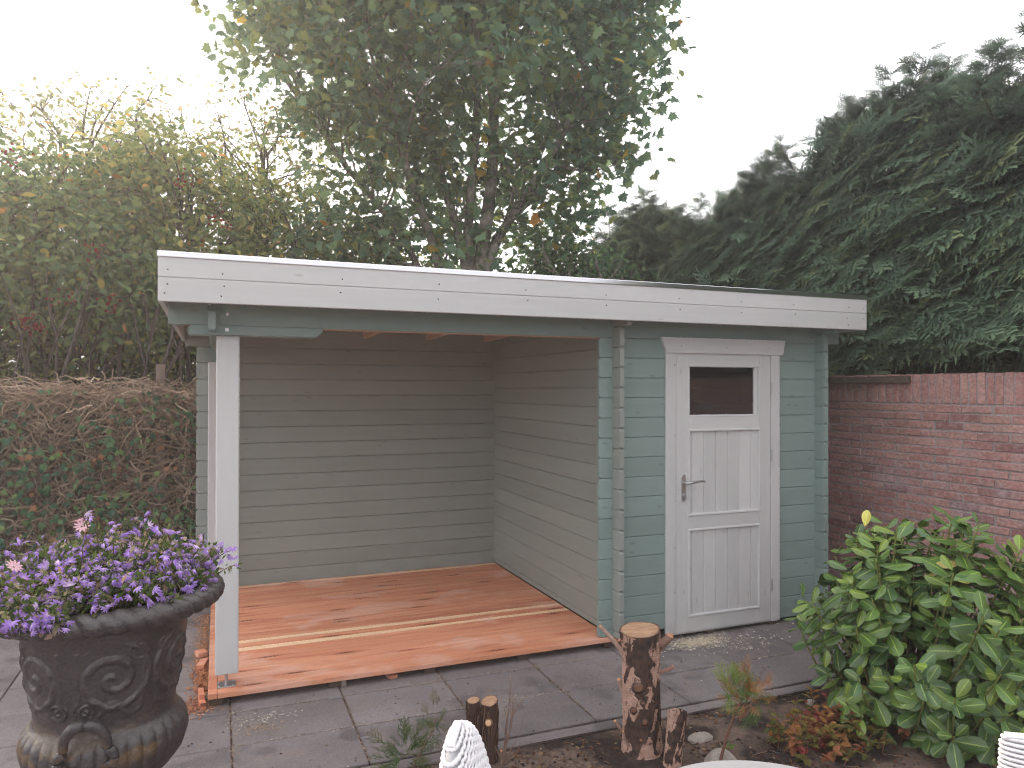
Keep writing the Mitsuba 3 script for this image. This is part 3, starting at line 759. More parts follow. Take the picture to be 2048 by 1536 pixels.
grow(sh, trunks(g, 8, -3.4, -2.1, 4.2, 5.0, 2.6, 4.2, .028), [(-2.85, 4.6, 3.6, .85, .7, .85), (-2.3, 4.8, 3.3, .8, .7, .8), (-3.3, 4.8, 4.0, .7, .6, .7), (-2.6, 4.4, 2.6, .7, .6, .6)], g,
     560, 11, OVAL, .10, [(.12, .145, .055), (.17, .18, .065), (.08, .115, .055), (.28, .24, .08), (.33, .17, .055)], [34, 30, 24, 7, 3], spread=.15, gap=.40, n_sub=90, twig_r=.004, parts=150, bark='shrub_bark')
g = R(53)
sh = thing('slender_tree', 'thin pale-leaved tree with bare twigs rising at the upper left against the sky', 'tree')
grow(sh, trunks(g, 7, -4.6, -1.9, 5.8, 6.8, 4.2, 5.6, .035), [(-2.4, 6.0, 4.9, 1.1, .9, .85), (-3.7, 6.2, 4.7, 1.2, .9, .75), (-5.0, 6.2, 4.4, .9, .9, .8), (-1.6, 5.8, 4.3, .7, .7, .8), (-3, 6.2, 3.6, 1.7, .8, .9)], g,
     560, 9, OVAL2, .085, [(.14, .155, .075), (.19, .19, .085), (.22, .17, .10), (.10, .125, .065)], [32, 32, 12, 24], spread=.12, gap=.43, n_sub=160, twig_r=.0065, bark='shrub_bark')
g = R(54)
sh = thing('yellow_green_shrub', 'small-leaved yellow-green shrub showing just above the shed roof left of the maple stems', 'shrub')
grow(sh, trunks(g, 7, -2.0, -.5, 4.9, 5.8, 2.6, 4.0, .025), [(-1.6, 5.2, 3.5, .9, .7, .75), (-.8, 5.2, 3.2, .9, .7, .6), (-1.9, 5.3, 4.2, .6, .6, .6), (-.2, 5.4, 3.0, .8, .6, .5)], g,
     460, 11, OVAL2, .085, [(.12, .15, .045), (.20, .20, .055), (.08, .11, .045), (.34, .26, .06)], [32, 30, 26, 6], spread=.15, gap=.40, n_sub=90, twig_r=.004)
g = R(55)
sh = thing('dark_undergrowth', 'tangle of dark twiggy undergrowth behind the ivy fence', 'undergrowth')
labels[sh]['kind'] = 'stuff'
grow(sh, trunks(g, 26, -6.5, 1.5, 3.2, 5.6, 1.8, 3.0, .022), [(-4.2, 5.4, 1.9, 2.4, .8, 1.0), (-1.0, 5.9, 1.9, 2.4, .8, 1.4), (2.0, 6.5, 1.9, 2.4, .8, 1.4), (-6.5, 5.5, 2.2, 1.5, 1.2, 1.5), (-4.5, 6.2, 2.5, 2.6, .6, 1.0), (-3.2, 5.6, 2.0, 1.4, .6, .9)], g,
     2700, 11, OVAL2, .13, [(.045, .06, .03), (.10, .11, .035), (.19, .19, .05), (.07, .05, .035)], [40, 22, 12, 16], spread=.18, gap=.30, n_sub=420, twig_r=.005, sub_r=.011, maxlink=2.5, bark='shrub_bark')
g = R(56)
sh = thing('green_bush', 'small dark green bush poking above the roof edge right of the maple stems', 'bush')
grow(sh, trunks(g, 5, 1.2, 2.0, 3.4, 4.2, 2.4, 3.2, .018), [(1.25, 3.6, 3.0, .55, .5, .42), (1.9, 3.7, 2.9, .6, .5, .45)], g, 170, 12, OVAL2, .075, [(.045, .085, .045), (.065, .105, .05), (.035, .065, .04)], [40, 40, 20], spread=.11, gap=.36, n_sub=50, twig_r=.003)
# tall distant background trees closing the view to the left and behind
g = R(57)
far = thing('background_trees', 'hazy mass of distant green trees seen low through the stems', 'trees')
labels[far]['kind'] = 'stuff'
grow(far, trunks(g, 14, -14, 12, 12, 15, 2.0, 3.2, .06), [(x, 13.5, 2.0, 2.8, 1.2, 2.2) for x in np.arange(-16, 14, 3.0)], g, 1700, 12, OVAL2, .22, [(.06, .085, .04), (.09, .11, .045), (.13, .13, .05)], [40, 35, 20], spread=.3, gap=.25, n_sub=60, maxlink=4)

# conifer hedge behind the brick wall
g = R(61)
hg = thing('conifer_hedge', 'tall dark green conifer hedge rising behind the brick wall', 'hedge')
FRONDS = [make_frond(g) for _ in range(5)]
FINE = [make_frond(g, .5) for _ in range(5)]
def hedge_top(y):
    return 3.66 - .10 * np.clip((y - 1.5) / 3, 0, 1.2) + .15 * np.sin(y * 1.3 + 1) + .16 * np.sin(y * 3.1) + .10 * np.sin(y * 7.7)
def hedge_face(y, z):
    q = np.stack([y * 0, y, z], -1)
    return 2.60 + .085 * np.clip(z - 1.6, 0, 3) + .30 * (meshkit.fbm(q * 1.6, 3, 7) - .5) + .5 * np.clip(z - (hedge_top(y) - .55), 0, 1) ** 1.5
def frond_cloud(n, y0, y1, zmin, depth, size, top_pow=1.0):
    y = g.uniform(y0, y1, n); zt = hedge_top(y) + .1
    z = zmin + (zt - zmin) * g.random(n) ** top_pow
    x = hedge_face(y, z) + depth(n)
    pos = np.stack([x, y, z], 1)
    # boughs: neighbouring sprays share a direction
    bn = meshkit.noise(np.stack([x * 0, y * 2.6, z * 4.2], -1), 3) - .5
    bm = meshkit.noise(np.stack([x * 0, y * 2.6, z * 4.2], -1), 9) - .5
    ax = np.stack([-.75 + .3 * g.random(n), -.85 + .9 * bn + g.normal(0, .22, n), .08 + .75 * bm + g.normal(0, .16, n) + .5 * np.clip(z - (zt - .7), 0, 1)], 1)
    nr = np.stack([g.normal(-.75, .25, n), g.normal(-.1, .25, n), g.uniform(.35, .9, n)], 1)
    return pos, ax, nr, size * g.uniform(.6, 1.25, n)
def fronds_mesh(args, bright):
    pos, ax, nr, s = args
    ms, cs = [], []
    for k in range(5):
        i = np.arange(k, len(pos), 5)
        V, F = scatter(FRONDS[k], pos[i], ax[i], nr[i], s[i])
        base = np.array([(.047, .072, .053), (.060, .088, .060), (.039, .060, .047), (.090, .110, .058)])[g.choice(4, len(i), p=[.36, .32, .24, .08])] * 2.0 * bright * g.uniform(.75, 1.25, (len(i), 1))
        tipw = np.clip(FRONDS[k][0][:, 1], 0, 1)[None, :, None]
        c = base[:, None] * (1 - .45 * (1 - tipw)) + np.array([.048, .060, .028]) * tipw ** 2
        ms.append((V, F)); cs.append(c.reshape(-1, 3))
    return cat(*ms), np.vstack(cs)
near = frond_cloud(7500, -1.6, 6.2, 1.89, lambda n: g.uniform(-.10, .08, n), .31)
m, c = fronds_mesh(near, 1.55)  # outer sprays coloured lighter, as the lit layer
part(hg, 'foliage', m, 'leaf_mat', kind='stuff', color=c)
m, c = fronds_mesh(frond_cloud(9500, -1.6, 6.2, 1.78, lambda n: g.uniform(.10, .50, n), .34), .62)  # inner sprays coloured darker: shade between the boughs put into the colour
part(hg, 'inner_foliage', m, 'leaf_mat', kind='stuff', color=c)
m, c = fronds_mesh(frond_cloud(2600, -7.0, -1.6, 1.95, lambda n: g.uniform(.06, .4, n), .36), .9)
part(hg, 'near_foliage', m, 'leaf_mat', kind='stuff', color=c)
# added dark backing sheet inside the hedge, blocking sky between the sprays
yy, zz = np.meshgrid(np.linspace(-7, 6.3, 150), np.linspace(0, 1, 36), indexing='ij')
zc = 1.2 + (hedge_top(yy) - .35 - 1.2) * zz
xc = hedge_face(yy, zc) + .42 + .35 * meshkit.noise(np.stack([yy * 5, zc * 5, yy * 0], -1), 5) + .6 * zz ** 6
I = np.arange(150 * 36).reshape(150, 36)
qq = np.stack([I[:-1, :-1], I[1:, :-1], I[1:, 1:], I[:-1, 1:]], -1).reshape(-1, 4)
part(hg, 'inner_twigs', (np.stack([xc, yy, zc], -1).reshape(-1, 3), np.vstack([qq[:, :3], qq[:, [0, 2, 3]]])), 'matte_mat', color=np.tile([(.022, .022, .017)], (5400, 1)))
for y in np.arange(-6.5, 6.3, .85):
    m = tube([(3.35, y, -.16), (3.36 + g.normal(0, .03), y + g.normal(0, .04), 2), (3.38 + g.normal(0, .08), y + g.normal(0, .06), hedge_top(y) - .1)], [.06, .045, .012], 8)
    part(hg, 'trunk', m, 'trunk_mat', smooth=True)
# leading shoots sticking out of the top
def shoots(n, y0, y1):
    for i in range(n):
        y = g.uniform(y0, y1); zt = hedge_top(np.array(y)); L = g.uniform(.15, .55) * (1.6 if g.random() < .15 else 1)
        x = 3.05 + g.uniform(-.25, .35)
        b = np.array([x, y, zt - .3]); t = b + np.array([g.normal(-.08, .14), g.normal(-.05, .2), L + .25])
        sp = np.linspace(0, 1, 8)[:, None]; line = b + (t - b) * sp + np.array([0, -.10, 0]) * sp ** 2
        tw = tubes(line[None], np.linspace(.010, .002, 8)[None], 5)
        nf = int(22 + 40 * L); u = g.random(nf) ** .8
        pos = b + (t - b) * u[:, None] + np.array([0, -.10, 0]) * u[:, None] ** 2
        an = g.uniform(0, 6.28, nf)
        ax = np.stack([np.cos(an), np.sin(an) - .1, g.uniform(.3, 1.0, nf)], 1)
        nr = np.stack([g.normal(0, .4, nf), g.normal(0, .4, nf), np.ones(nf)], 1)
        mm, cc = fronds_mesh((pos, ax, nr, (.30 - .17 * u) * g.uniform(.7, 1.2, nf)), .85)
        part(hg, 'shoot', cat(tw, mm), 'leaf_mat', color=np.vstack([np.tile([(.06, .045, .03)], (len(tw[0]), 1)), cc]))
shoots(150, -1.3, 6.0)

# ------------------------------------------------------------------ ivy-covered fence on the left
g = R(71)
FY = 2.56
fen = thing('ivy_fence', 'low wooden fence overgrown with bare ivy stems and scattered ivy leaves left of the shed', 'fence')
ftop = lambda x: 1.60 - .035 * (x + 4)
for x in np.arange(-6.3, -2.3, .1405):
    m = cbox(x, x + .14, FY, FY + .018, -.14, ftop(x) - .10 + g.uniform(-.02, .02), .002, 2)
    part(fen, 'fence_board', m, 'old_wood', uv=const_uv(m, g.random(), 2))
for x, h in ((-2.90, 1.835), (-4.70, 1.62), (-6.4, 1.6)):
    m = cbox(x, x + .07, FY - .075, FY - .003, -.15, h, .003, 2)
    part(fen, 'post', m, 'post_wood', uv=const_uv(m, .9, 2), label='weathered post standing above the ivy beside the shed' if x == -2.90 else None)
def ivy_stems(n, top):
    x = g.uniform(-6.2, -2.42, n)
    z = ftop(x) + (g.normal(.0, .055, n) if top else -1.55 * g.random(n) ** 1.25)
    L = g.uniform(.12, .5, n); ang = g.uniform(0, 2 * np.pi, n)
    P = [np.stack([x, FY - g.uniform(.03, .22, n), z], 1)]
    d = np.stack([np.cos(ang), g.normal(0, .25, n), np.sin(ang) * (.5 if top else .9)], 1)
    for k in range(6):
        d = unit(d + g.normal(0, .38, (n, 3)) * np.array([1, .5, 1]))
        P.append(P[-1] + d * (L / 6)[:, None])
    P = np.stack(P, 1)
    P[:, :, 1] = np.clip(P[:, :, 1], FY - .27, FY - .012)
    P[:, :, 2] = np.minimum(P[:, :, 2], ftop(P[:, :, 0]) + g.uniform(-.02, .16, n)[:, None] + g.normal(0, .012, (n, 7)))
    P[:, :, 0] = np.minimum(P[:, :, 0], -2.40)
    r = g.uniform(.0022, .0062, n)[:, None] * np.linspace(1, .6, 7)[None]
    c = np.array([(.40, .29, .22), (.31, .22, .165), (.20, .14, .105), (.54, .42, .33)])[g.choice(4, n, p=[.3, .35, .2, .15])] * g.uniform(.7, 1.2, (n, 1))
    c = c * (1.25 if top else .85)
    return tubes(P, r, 4, cap=False), rep(c, 28)
m1, c1 = ivy_stems(1500, True); m2, c2 = ivy_stems(3800, False)
part(fen, 'ivy_stems', cat(m1, m2), 'matte_mat', smooth=True, kind='stuff', color=np.vstack([c1, c2]))
for i in range(26):
    x = g.uniform(-5.4, -2.6); z = ftop(x) - abs(g.normal(0, .35)); a = g.uniform(0, 3.14)
    p = np.array([x, FY - .16, z]); pts = [p]
    for k in range(4):
        a += g.normal(0, .5); pts.append(pts[-1] + np.array([math.cos(a) * .12, g.normal(0, .015), math.sin(a) * .09]))
    part(fen, 'ivy_stem', tube(pts, np.linspace(.013, .006, 5) * g.uniform(.6, 1.1), 7), 'matte_mat', smooth=True,
         color=np.tile(np.array([(.28, .20, .15)]) * g.uniform(.6, 1.1), (25 * 7, 1)))
def ivy_leaves(n):
    x = g.uniform(-6.1, -2.42, 4 * n); z = ftop(x) + .05 - 1.7 * g.random(4 * n) ** .85
    keep = (meshkit.fbm(np.stack([x * 1.7, z * 0 + 2, z * 2.2], -1), 3, 3) > .40 - .12 * np.clip(ftop(x) - z - .2, -.4, 1)) | (g.random(4 * n) < .25)
    x, z = x[keep][:n], z[keep][:n]; n = len(x)
    pos = np.stack([x, FY - .16 - g.uniform(.02, .12, n), z], 1)
    ax = np.stack([g.normal(0, .6, n), g.normal(-.25, .2, n), g.normal(-.75, .35, n)], 1)
    nr = np.stack([g.normal(0, .4, n), -np.ones(n), g.normal(.55, .35, n)], 1)
    c = np.array([(.065, .13, .078), (.10, .18, .09), (.15, .23, .085), (.05, .10, .07), (.30, .15, .09)])[g.choice(5, n, p=[.34, .30, .12, .20, .04])] * g.uniform(.8, 1.25, (n, 1))
    return pos, ax, nr, g.uniform(.036, .074, n), c
pos, ax, nr, s, c = ivy_leaves(2100)
o = np.argsort(-s); inv = (pos[:, 0] > -4.15)[o]
first = np.r_[o[inv][:300]]; restl = np.setdiff1d(o, first)
add_leaves(fen, 'ivy_leaf', IVYL, pos[first], ax[first], nr[first], s[first], c[first], 'gloss_leaf_mat')
V, F = scatter(IVYL, pos[restl], ax[restl], nr[restl], s[restl])
part(fen, 'ivy_leaves', (V, F), 'gloss_leaf_mat', kind='stuff', color=rep(c[restl], len(IVYL[0])))

# ------------------------------------------------------------------ laurel bush
g = R(81)
lb = thing('laurel_bush', 'glossy cherry laurel bush in the bed in front of the brick wall', 'bush')
LC = np.array([1.06, -1.50, .36]); LR = np.array([.585, .58, .56])
def laurel_leaf():
    tt = np.array([0, .10, .28, .50, .72, .90, 1.0]); ww = np.array([.014, .085, .195, .262, .262, .165, .016])
    cc = np.array([-1, -.55, -.085, -.055, .055, .085, .55, 1.0])
    V, role = [], []
    for a, w in zip(tt, ww):
        for c in cc:
            x = c * w
            V.append((x, a, -.20 * a * a + .22 * abs(x) - .42 * x * x / .2 + (.008 if abs(c) < .06 else 0))); role.append(abs(c) < .06)
    I = np.arange(len(V)).reshape(len(tt), len(cc))
    q = np.stack([I[:-1, :-1], I[:-1, 1:], I[1:, 1:], I[1:, :-1]], -1).reshape(-1, 4)
    return (np.array(V), np.vstack([q[:, :3], q[:, [0, 2, 3]]])), np.array(role, int)
LAUR, LROLE = laurel_leaf()                          # LROLE marks the pale midrib
base = np.array([1.0, -1.42, -.12])
pos, ax, nr, sz, lc, stems_ = [], [], [], [], [], []
nsh = 185
i = 0
while i < nsh:
    d = unit(g.normal(size=3)); d[2] = abs(d[2]) * 1.1 if g.random() < .62 else -abs(d[2]) * .8
    d = unit(d)
    shape = (.86 + .30 * g.random()) * (1 if i % 4 else .66)
    tip = LC + d * LR * shape
    if tip[2] < -.02:
        tip[2] = g.uniform(0, .1)
    if tip[0] > 2.25:
        continue
    s0 = base + np.array([g.normal(0, .10), g.normal(0, .10), 0]); mid = s0 * .35 + tip * .65 - np.array([0, 0, .10 + .1 * (1 - d[2])]) 
    tt = np.linspace(0, 1, 12)[:, None]
    line = (1 - tt) ** 2 * s0 + 2 * tt * (1 - tt) * mid + tt ** 2 * tip
    stems_.append(line)
    dirt = unit(line[-1] - line[-3])
    grow_dir = unit(dirt * .6 + d * .5 + np.array([0, 0, .25]))
    nl = g.integers(8, 13); L = g.uniform(.16, .30)
    tone = g.uniform(.85, 1.25)
    for k in range(nl):
        f = k / (nl - 1); an = k * 2.4 + g.uniform(-.3, .3)
        p = line[-1] - grow_dir * L * (1 - f)
        a1 = unit(np.cross(grow_dir, [0.2, .1, 1.0])); a2 = np.cross(grow_dir, a1)
        side = a1 * math.cos(an) + a2 * math.sin(an)
        A = unit(side * (1.20 - .55 * f) + grow_dir * (.15 + .45 * f) + g.normal(0, .14, 3) - np.array([0, 0, .22 * (1 - f)]))
        N = unit(grow_dir * .8 + d * .5 + np.array([-.12, -.25, .45]) - side * .15 + g.normal(0, .18, 3))
        s = g.uniform(.085, .15) * (1 if f < .85 else .7)
        young = f > .8 and g.random() < .5
        col = np.array((.135, .20, .038) if young else [(.062, .122, .030), (.082, .148, .033), (.047, .098, .030), (.105, .168, .035)][g.choice(4, p=[.34, .32, .2, .14])]) * tone * g.uniform(.85, 1.15)
        if g.random() < .012:
            col = np.array([(.30, .24, .05), (.22, .12, .05), (.34, .30, .09)][g.integers(0, 3)])
        pos.append(p + A * .012); ax.append(A); nr.append(N); sz.append(s); lc.append(col)
    i += 1
# two pale yellow leaves at the top
yel = []
for p, A, N, s in (((.70, -1.40, .925), (.1, -.15, 1), (-.6, -.8, .1), .085), ((1.11, -1.68, .70), (-.8, -.2, .05), (.1, -.3, 1), .12)):
    yel.append(len(pos)); pos.append(np.array(p)); ax.append(unit(np.array(A, float))); nr.append(unit(np.array(N, float))); sz.append(s); lc.append(np.array((.62, .58, .13)))
pos, ax, nr, sz, lc = map(np.array, (pos, ax, nr, sz, lc))
def laurel_cols(c):
    return np.where(LROLE[:, None] == 1, np.clip(c * 1.2 + np.array([.13, .15, .02]), 0, 1), c)
V6, F6 = LAUR
def laurel_mesh(ix):
    V, F = scatter(LAUR, pos[ix], ax[ix], nr[ix], sz[ix])
    # widen: the midrib stays narrow because only the middle column is light; add a bend per leaf
    return (V, F), np.vstack([laurel_cols(lc[j]) for j in ix])
dd = (pos - EYE) @ FWD; vis_score = dd - .55 * np.linalg.norm((pos - LC) / LR, axis=1)
o = [j for j in np.argsort(vis_score) if j not in yel]
for j in yel:
    m, c = laurel_mesh(np.array([j])); part(lb, 'leaf', m, 'laurel_mat', smooth=True, color=c, label='pale yellow leaf standing at the top of the bush' if j == yel[0] else 'curled pale yellow leaf on the right shoulder of the bush')
for j in o[:297]:
    m, c = laurel_mesh(np.array([j])); part(lb, 'leaf', m, 'laurel_mat', smooth=True, color=c)
m, c = laurel_mesh(np.array(o[297:])); part(lb, 'leaves', m, 'laurel_mat', smooth=True, kind='stuff', color=c)
m = tubes(np.array(stems_), np.linspace(.009, .0035, 12)[None] * np.ones((len(stems_), 1)), 6)
tcol = np.linspace(0, 1, 12)[:, None] * np.array([(.17, .19, .05)]) + np.linspace(1, 0, 12)[:, None] * np.array([(.085, .06, .045)])
part(lb, 'stems', m, 'matte_mat', smooth=True, kind='stuff', color=np.tile(np.repeat(tcol, 6, 0), (len(stems_), 1)))

# ------------------------------------------------------------------ stumps
g = R(91)
def stump(name, label, p0, p1, r0, r1, flare=.25, wob=.06, cut=True, tilt=(0, 0), seg=48, bark='stump_mat', cutname='cut_top'):
    t = thing(name, label, 'tree stump')
    p0, p1 = np.array(p0, float), np.array(p1, float)
    H = 46; tt = np.linspace(0, 1, H)
    ang = np.linspace(0, 2 * np.pi, seg + 1)
    A, Z = np.meshgrid(ang, tt, indexing='xy')
    r = r0 + (r1 - r0) * Z + flare * r0 * np.exp(-Z * 9) + .06 * r1 * np.exp(-((1 - Z) * 9))
    nz = meshkit.fbm(np.stack([np.cos(A) * 1.6 + p0[0] * 9, np.sin(A) * 1.6, Z * 4], -1), 3, 5) - .5
    nf = meshkit.fbm(np.stack([np.cos(A) * 9, np.sin(A) * 9, Z * 16], -1), 2, 6) - .5
    r = r * (1 + wob * 2 * nz + wob * 1.3 * nf)
    c = p0 + (p1 - p0) * Z[..., None]
    V = c + np.stack([r * np.cos(A), r * np.sin(A), np.where(Z > .999, tilt[0] * r * np.cos(A) + tilt[1] * r * np.sin(A), 0)], -1)
    I = np.arange(H * (seg + 1)).reshape(H, seg + 1)
    qq = np.stack([I[:-1, :-1], I[:-1, 1:], I[1:, 1:], I[1:, :-1]], -1).reshape(-1, 4)
    part(t, 'trunk', (V.reshape(-1, 3), np.vstack([qq[:, :3], qq[:, [0, 2, 3]]])), bark, smooth=True, uv=np.stack([A / (2 * np.pi) * 3, Z * np.linalg.norm(p1 - p0)], -1).reshape(-1, 2))
    rim = V[-1, :-1]; cen = rim.mean(0)
    rings = [cen + (rim - cen) * f + np.array([0, 0, .004 * (1 - f) + .0012 * (f > .99)]) + np.c_[np.zeros((seg, 2)), .0022 * (meshkit.noise((rim - cen) * 90 * f + 3) - .5)] for f in (.02, .3, .55, .8, .985)]
    CV = np.vstack(rings); I = np.arange(5 * seg).reshape(5, seg); J = np.roll(I, -1, 1)
    qq = np.stack([I[:-1], I[1:], J[1:], J[:-1]], -1).reshape(-1, 4)
    u = np.concatenate([np.stack([np.cos(ang[:-1]) * f, np.sin(ang[:-1]) * f], 1) for f in (.02, .3, .55, .8, .985)])
    part(t, cutname, (CV, np.vstack([qq[:, :3], qq[:, [0, 2, 3]]])), 'cut_mat', smooth=True, uv=u)
    return t
def stub(t, pts, r, col=(.30, .19, .145), cut=True, name='branch_stub'):
    n = 8 * (len(pts) - 1)
    m = tube(pts, r, 8, n)
    cc = np.tile([col], (len(m[0]), 1)) * (.75 + .5 * meshkit.noise(m[0] * 60))[:, None]
    cc[-8:] = (.52, .26, .15)
    part(t, name, m, 'matte_mat', smooth=40 if False else True, color=cc)
SX, SY = -.525, -1.215
t = stump('tree_stump', 'tall sawn stump with peeling pink and black bark and side stubs', (SX, SY, -.14), (SX - .005, SY + .012, .478), .088, .093, .22, .05, tilt=(.10, .05))
RX = RGT
def near(px_off, z, fwd=0.0):
    """A point beside the stump: px_off metres to the picture's right, fwd metres away."""
    return np.array([SX, SY, 0]) + RX * px_off + np.array([FWD[0], FWD[1], 0]) * fwd + np.array([0, 0, z])
stub(t, [near(-.06, .29), near(-.10, .38), near(-.145, .435), near(-.205, .50)], [.019, .014, .011, .008], (.36, .24, .19))
stub(t, [near(-.07, .37), near(-.10, .415), near(-.112, .432)], [.017, .013, .010], (.10, .06, .045))
stub(t, [near(.06, .36), near(.115, .42), near(.145, .462)], [.014, .012, .010], (.25, .16, .12))
stub(t, [near(.06, .415, -.02), near(.115, .44, -.02), near(.130, .460, -.02)], [.024, .021, .019], (.20, .12, .09))
stub(t, [near(.07, .275), near(.12, .29), near(.150, .306)], [.010, .009, .009], (.30, .17, .13))
stub(t, [near(-.07, .14), near(-.095, .19), near(-.112, .245)], [.013, .011, .010], (.33, .22, .17))
stub(t, [near(-.07, -.02, -.02), near(-.105, .01, -.02), near(-.135, .055, -.02)], [.009, .008, .007], (.24, .15, .11))
stub(t, [near(-.055, -.10, -.05), near(-.085, -.03, -.05), near(-.10, .02, -.05)], [.007, .006, .005], (.22, .14, .11))
# knots where limbs were cut
for o_, z, r in ((-.030, .235, .024), (-.05, .125, .016), (-.004, .075, .014), (-.020, -.01, .010), (.035, .17, .008), (-.012, .165, .011)):
    w = math.sqrt(max(.001, .094 ** 2 - o_ ** 2))
    c0 = near(o_, z, -w + .012); dirv = unit(np.array([-FWD[0], -FWD[1], .22]) + RX * o_ * 6)
    m = tube([c0 - dirv * .012, c0 + dirv * .006, c0 + dirv * .020], [r * 1.55, r * 1.1, r * .6], 14, 9)
    m = (m[0] + (meshkit.noise(m[0] * 130) - .5)[:, None] * .007, m[1])
    cc = np.tile([(.06, .04, .036)], (len(m[0]), 1)); cc[-42:-28] = (.10, .06, .05); cc[-28:-14] = (.12, .07, .055); cc[-14:] = (.17, .08, .05)
    part(t, 'knot', m, 'matte_mat', smooth=True, color=cc)
stump('tree_stump', 'short leaning pale stump tight against the tall stump on its right', (-.475, -1.385, -.13), (-.452, -1.40, .150), .040, .043, .15, .03, tilt=(-.45, -.65), seg=32)
scene['dark_bark'] = princ(painted((.060, .036, .030), (.02, .014, .013), 0.9), .85, .15)
t = stump('tree_stump', 'slim dark fibrous stump on the left of the pair beside the white wicker chair', (-1.318, -1.02, -.13), (-1.312, -1.012, .186), .030, .029, .1, .05, tilt=(.15, .1), seg=28, bark='dark_bark')
t2 = stump('tree_stump', 'thicker dark fibrous stump on the right of the pair, with a cut knot', (-1.245, -1.045, -.13), (-1.242, -1.035, .180), .038, .039, .1, .05, tilt=(.25, .15), seg=30, bark='dark_bark')
for tt_, cx, cy, r, n in ((t, -1.315, -1.016, .031, 70), (t2, -1.2435, -1.04, .040, 110)):
    an = g.uniform(0, 6.28, n); z0 = g.uniform(-.10, .13, n); L = g.uniform(.03, .09, n)
    P = np.stack([np.stack([cx + (r + .001 + .003 * k * g.random(n) * .4) * np.cos(an + .03 * k * g.normal(size=n)), cy + (r + .001) * np.sin(an), np.minimum(z0 + L * k / 3, .178)], 1) for k in range(4)], 1)
    m = tubes(P, np.full((n, 4), .0022), 4, cap=False)
    cc = np.array([(.10, .055, .04), (.16, .095, .07), (.05, .03, .026)])[g.integers(0, 3, n)]
    part(tt_, 'bark_fibres', m, 'matte_mat', kind='stuff', color=rep(cc, 16))
c0 = np.array([-1.258, -1.078, .10]); m = tube([c0, c0 + [-.006, -.012, .004], c0 + [-.012, -.024, .010]], [.019, .017, .013], 14, 9)
cc = np.tile([(.20, .12, .07)], (len(m[0]), 1)); cc[-14:] = (.52, .33, .19)
part(t2, 'knot', m, 'matte_mat', smooth=True, color=cc)
stump('tree_stump', 'small sawn-off stem in the soil in front of the tall stump', (-.600, -1.50, -.13), (-.602, -1.498, -.055), .016, .017, .05, .03, seg=20)

# ------------------------------------------------------------------ stones, twigs, seedlings, ground cover
def rock(name, label, c, r, seed, catg='stone', bend=0.0):
    s = trimesh.creation.icosphere(4, 1.0); V = np.array(s.vertices)
    V = V * (1 + .55 * (meshkit.fbm(V * 1.5 + seed, 4, seed) - .5)[:, None])
    V = np.sign(V) * np.abs(V) ** .86
    V = V * np.array(r); V[:, 2] -= bend * V[:, 0] ** 2 / r[0]
    a = seed * 1.3; c_, s_ = math.cos(a), math.sin(a)
    V = V @ np.array([[c_, -s_, 0], [s_, c_, 0], [0, 0, 1]]).T if bend == 0 else V @ np.array([[RGT[0], RGT[1], 0], [FWD[0], FWD[1], 0], [0, 0, 1.0]])
    one(name, (V + np.array(c), s.faces), 'stone_mat', label, catg, smooth=True)
rock('stone', 'pale arched stone lying between the stumps and the red ground cover', (-.255, -1.46, -.085), (.098, .045, .055), 3, bend=.75)
rock('stone', 'flat sandy clod lying behind the pale arched stone', (-.205, -1.235, -.09), (.065, .05, .022), 5, 'clod')
rock('stone', 'small round pebble near the kerb by the laurel', (.61, -1.12, -.085), (.022, .02, .018), 7, 'pebble')
for i, (x, y) in enumerate(((.30, -1.10), (-.75, -1.10), (.05, -1.33), (-.9, -1.3))):
    pass
g = R(101)
def sprays(parent, name, pts, ax, size, cols, bsdf='leaf_mat'):
    n = len(pts); nr = np.stack([g.normal(0, .5, n), g.normal(-.5, .4, n), np.ones(n)], 1)
    ms, cs = [], []
    for k in range(5):
        i = np.arange(k, n, 5)
        if len(i) == 0:
            continue
        V, F = scatter(FINE[k], pts[i], ax[i], nr[i], size * g.uniform(.6, 1.2, len(i)))
        ms.append((V, F)); cs.append(rep(np.array(cols)[g.integers(0, len(cols), len(i))] * g.uniform(.8, 1.2, (len(i), 1)), len(FINE[k][0])))
    part(parent, name, cat(*ms), bsdf, kind='stuff', color=np.vstack(cs))
sp = thing('conifer_sapling', 'thin bent conifer sapling with half brown, half green sprays in front of the kerb', 'sapling')
stp = [(-.298, -1.49, -.12), (-.272, -1.52, .05), (-.248, -1.55, .17), (-.205, -1.565, .25), (-.165, -1.575, .285), (-.13, -1.58, .31)]
m = tube(stp, [.0075, .0065, .0055, .004, .003, .002], 8)
part(sp, 'stem', m, 'matte_mat', smooth=True, color=np.tile([(.16, .085, .06)], (len(m[0]), 1)))
stub(sp, [(-.235, -1.555, .185), (-.20, -1.57, .20), (-.165, -1.58, .232)], [.003, .0025, .002], (.3, .2, .14), name='twig')
stub(sp, [(-.15, -1.575, .30), (-.125, -1.58, .34), (-.10, -1.585, .375)], [.0016, .0013, .001], (.12, .07, .05), name='twig')
def ball(c, r, n):
    p = np.array(c) + g.normal(0, 1, (n, 3)) * np.array(r)
    a = unit(p - np.array(c) + np.array([0, 0, .02]) + g.normal(0, .02, (n, 3)))
    return p, a
p1, a1 = ball((-.262, -1.555, .285), (.022, .02, .018), 24); sprays(sp, 'green_sprays', p1, a1, .085, [(.26, .32, .09), (.18, .26, .08)])
p1, a1 = ball((-.175, -1.575, .235), (.022, .02, .022), 30); sprays(sp, 'green_sprays', p1, a1, .085, [(.09, .19, .055), (.13, .23, .07)])
p1, a1 = ball((-.215, -1.57, .26), (.03, .02, .028), 30); sprays(sp, 'brown_sprays', p1, a1, .075, [(.40, .19, .07), (.48, .26, .11), (.30, .13, .05)])
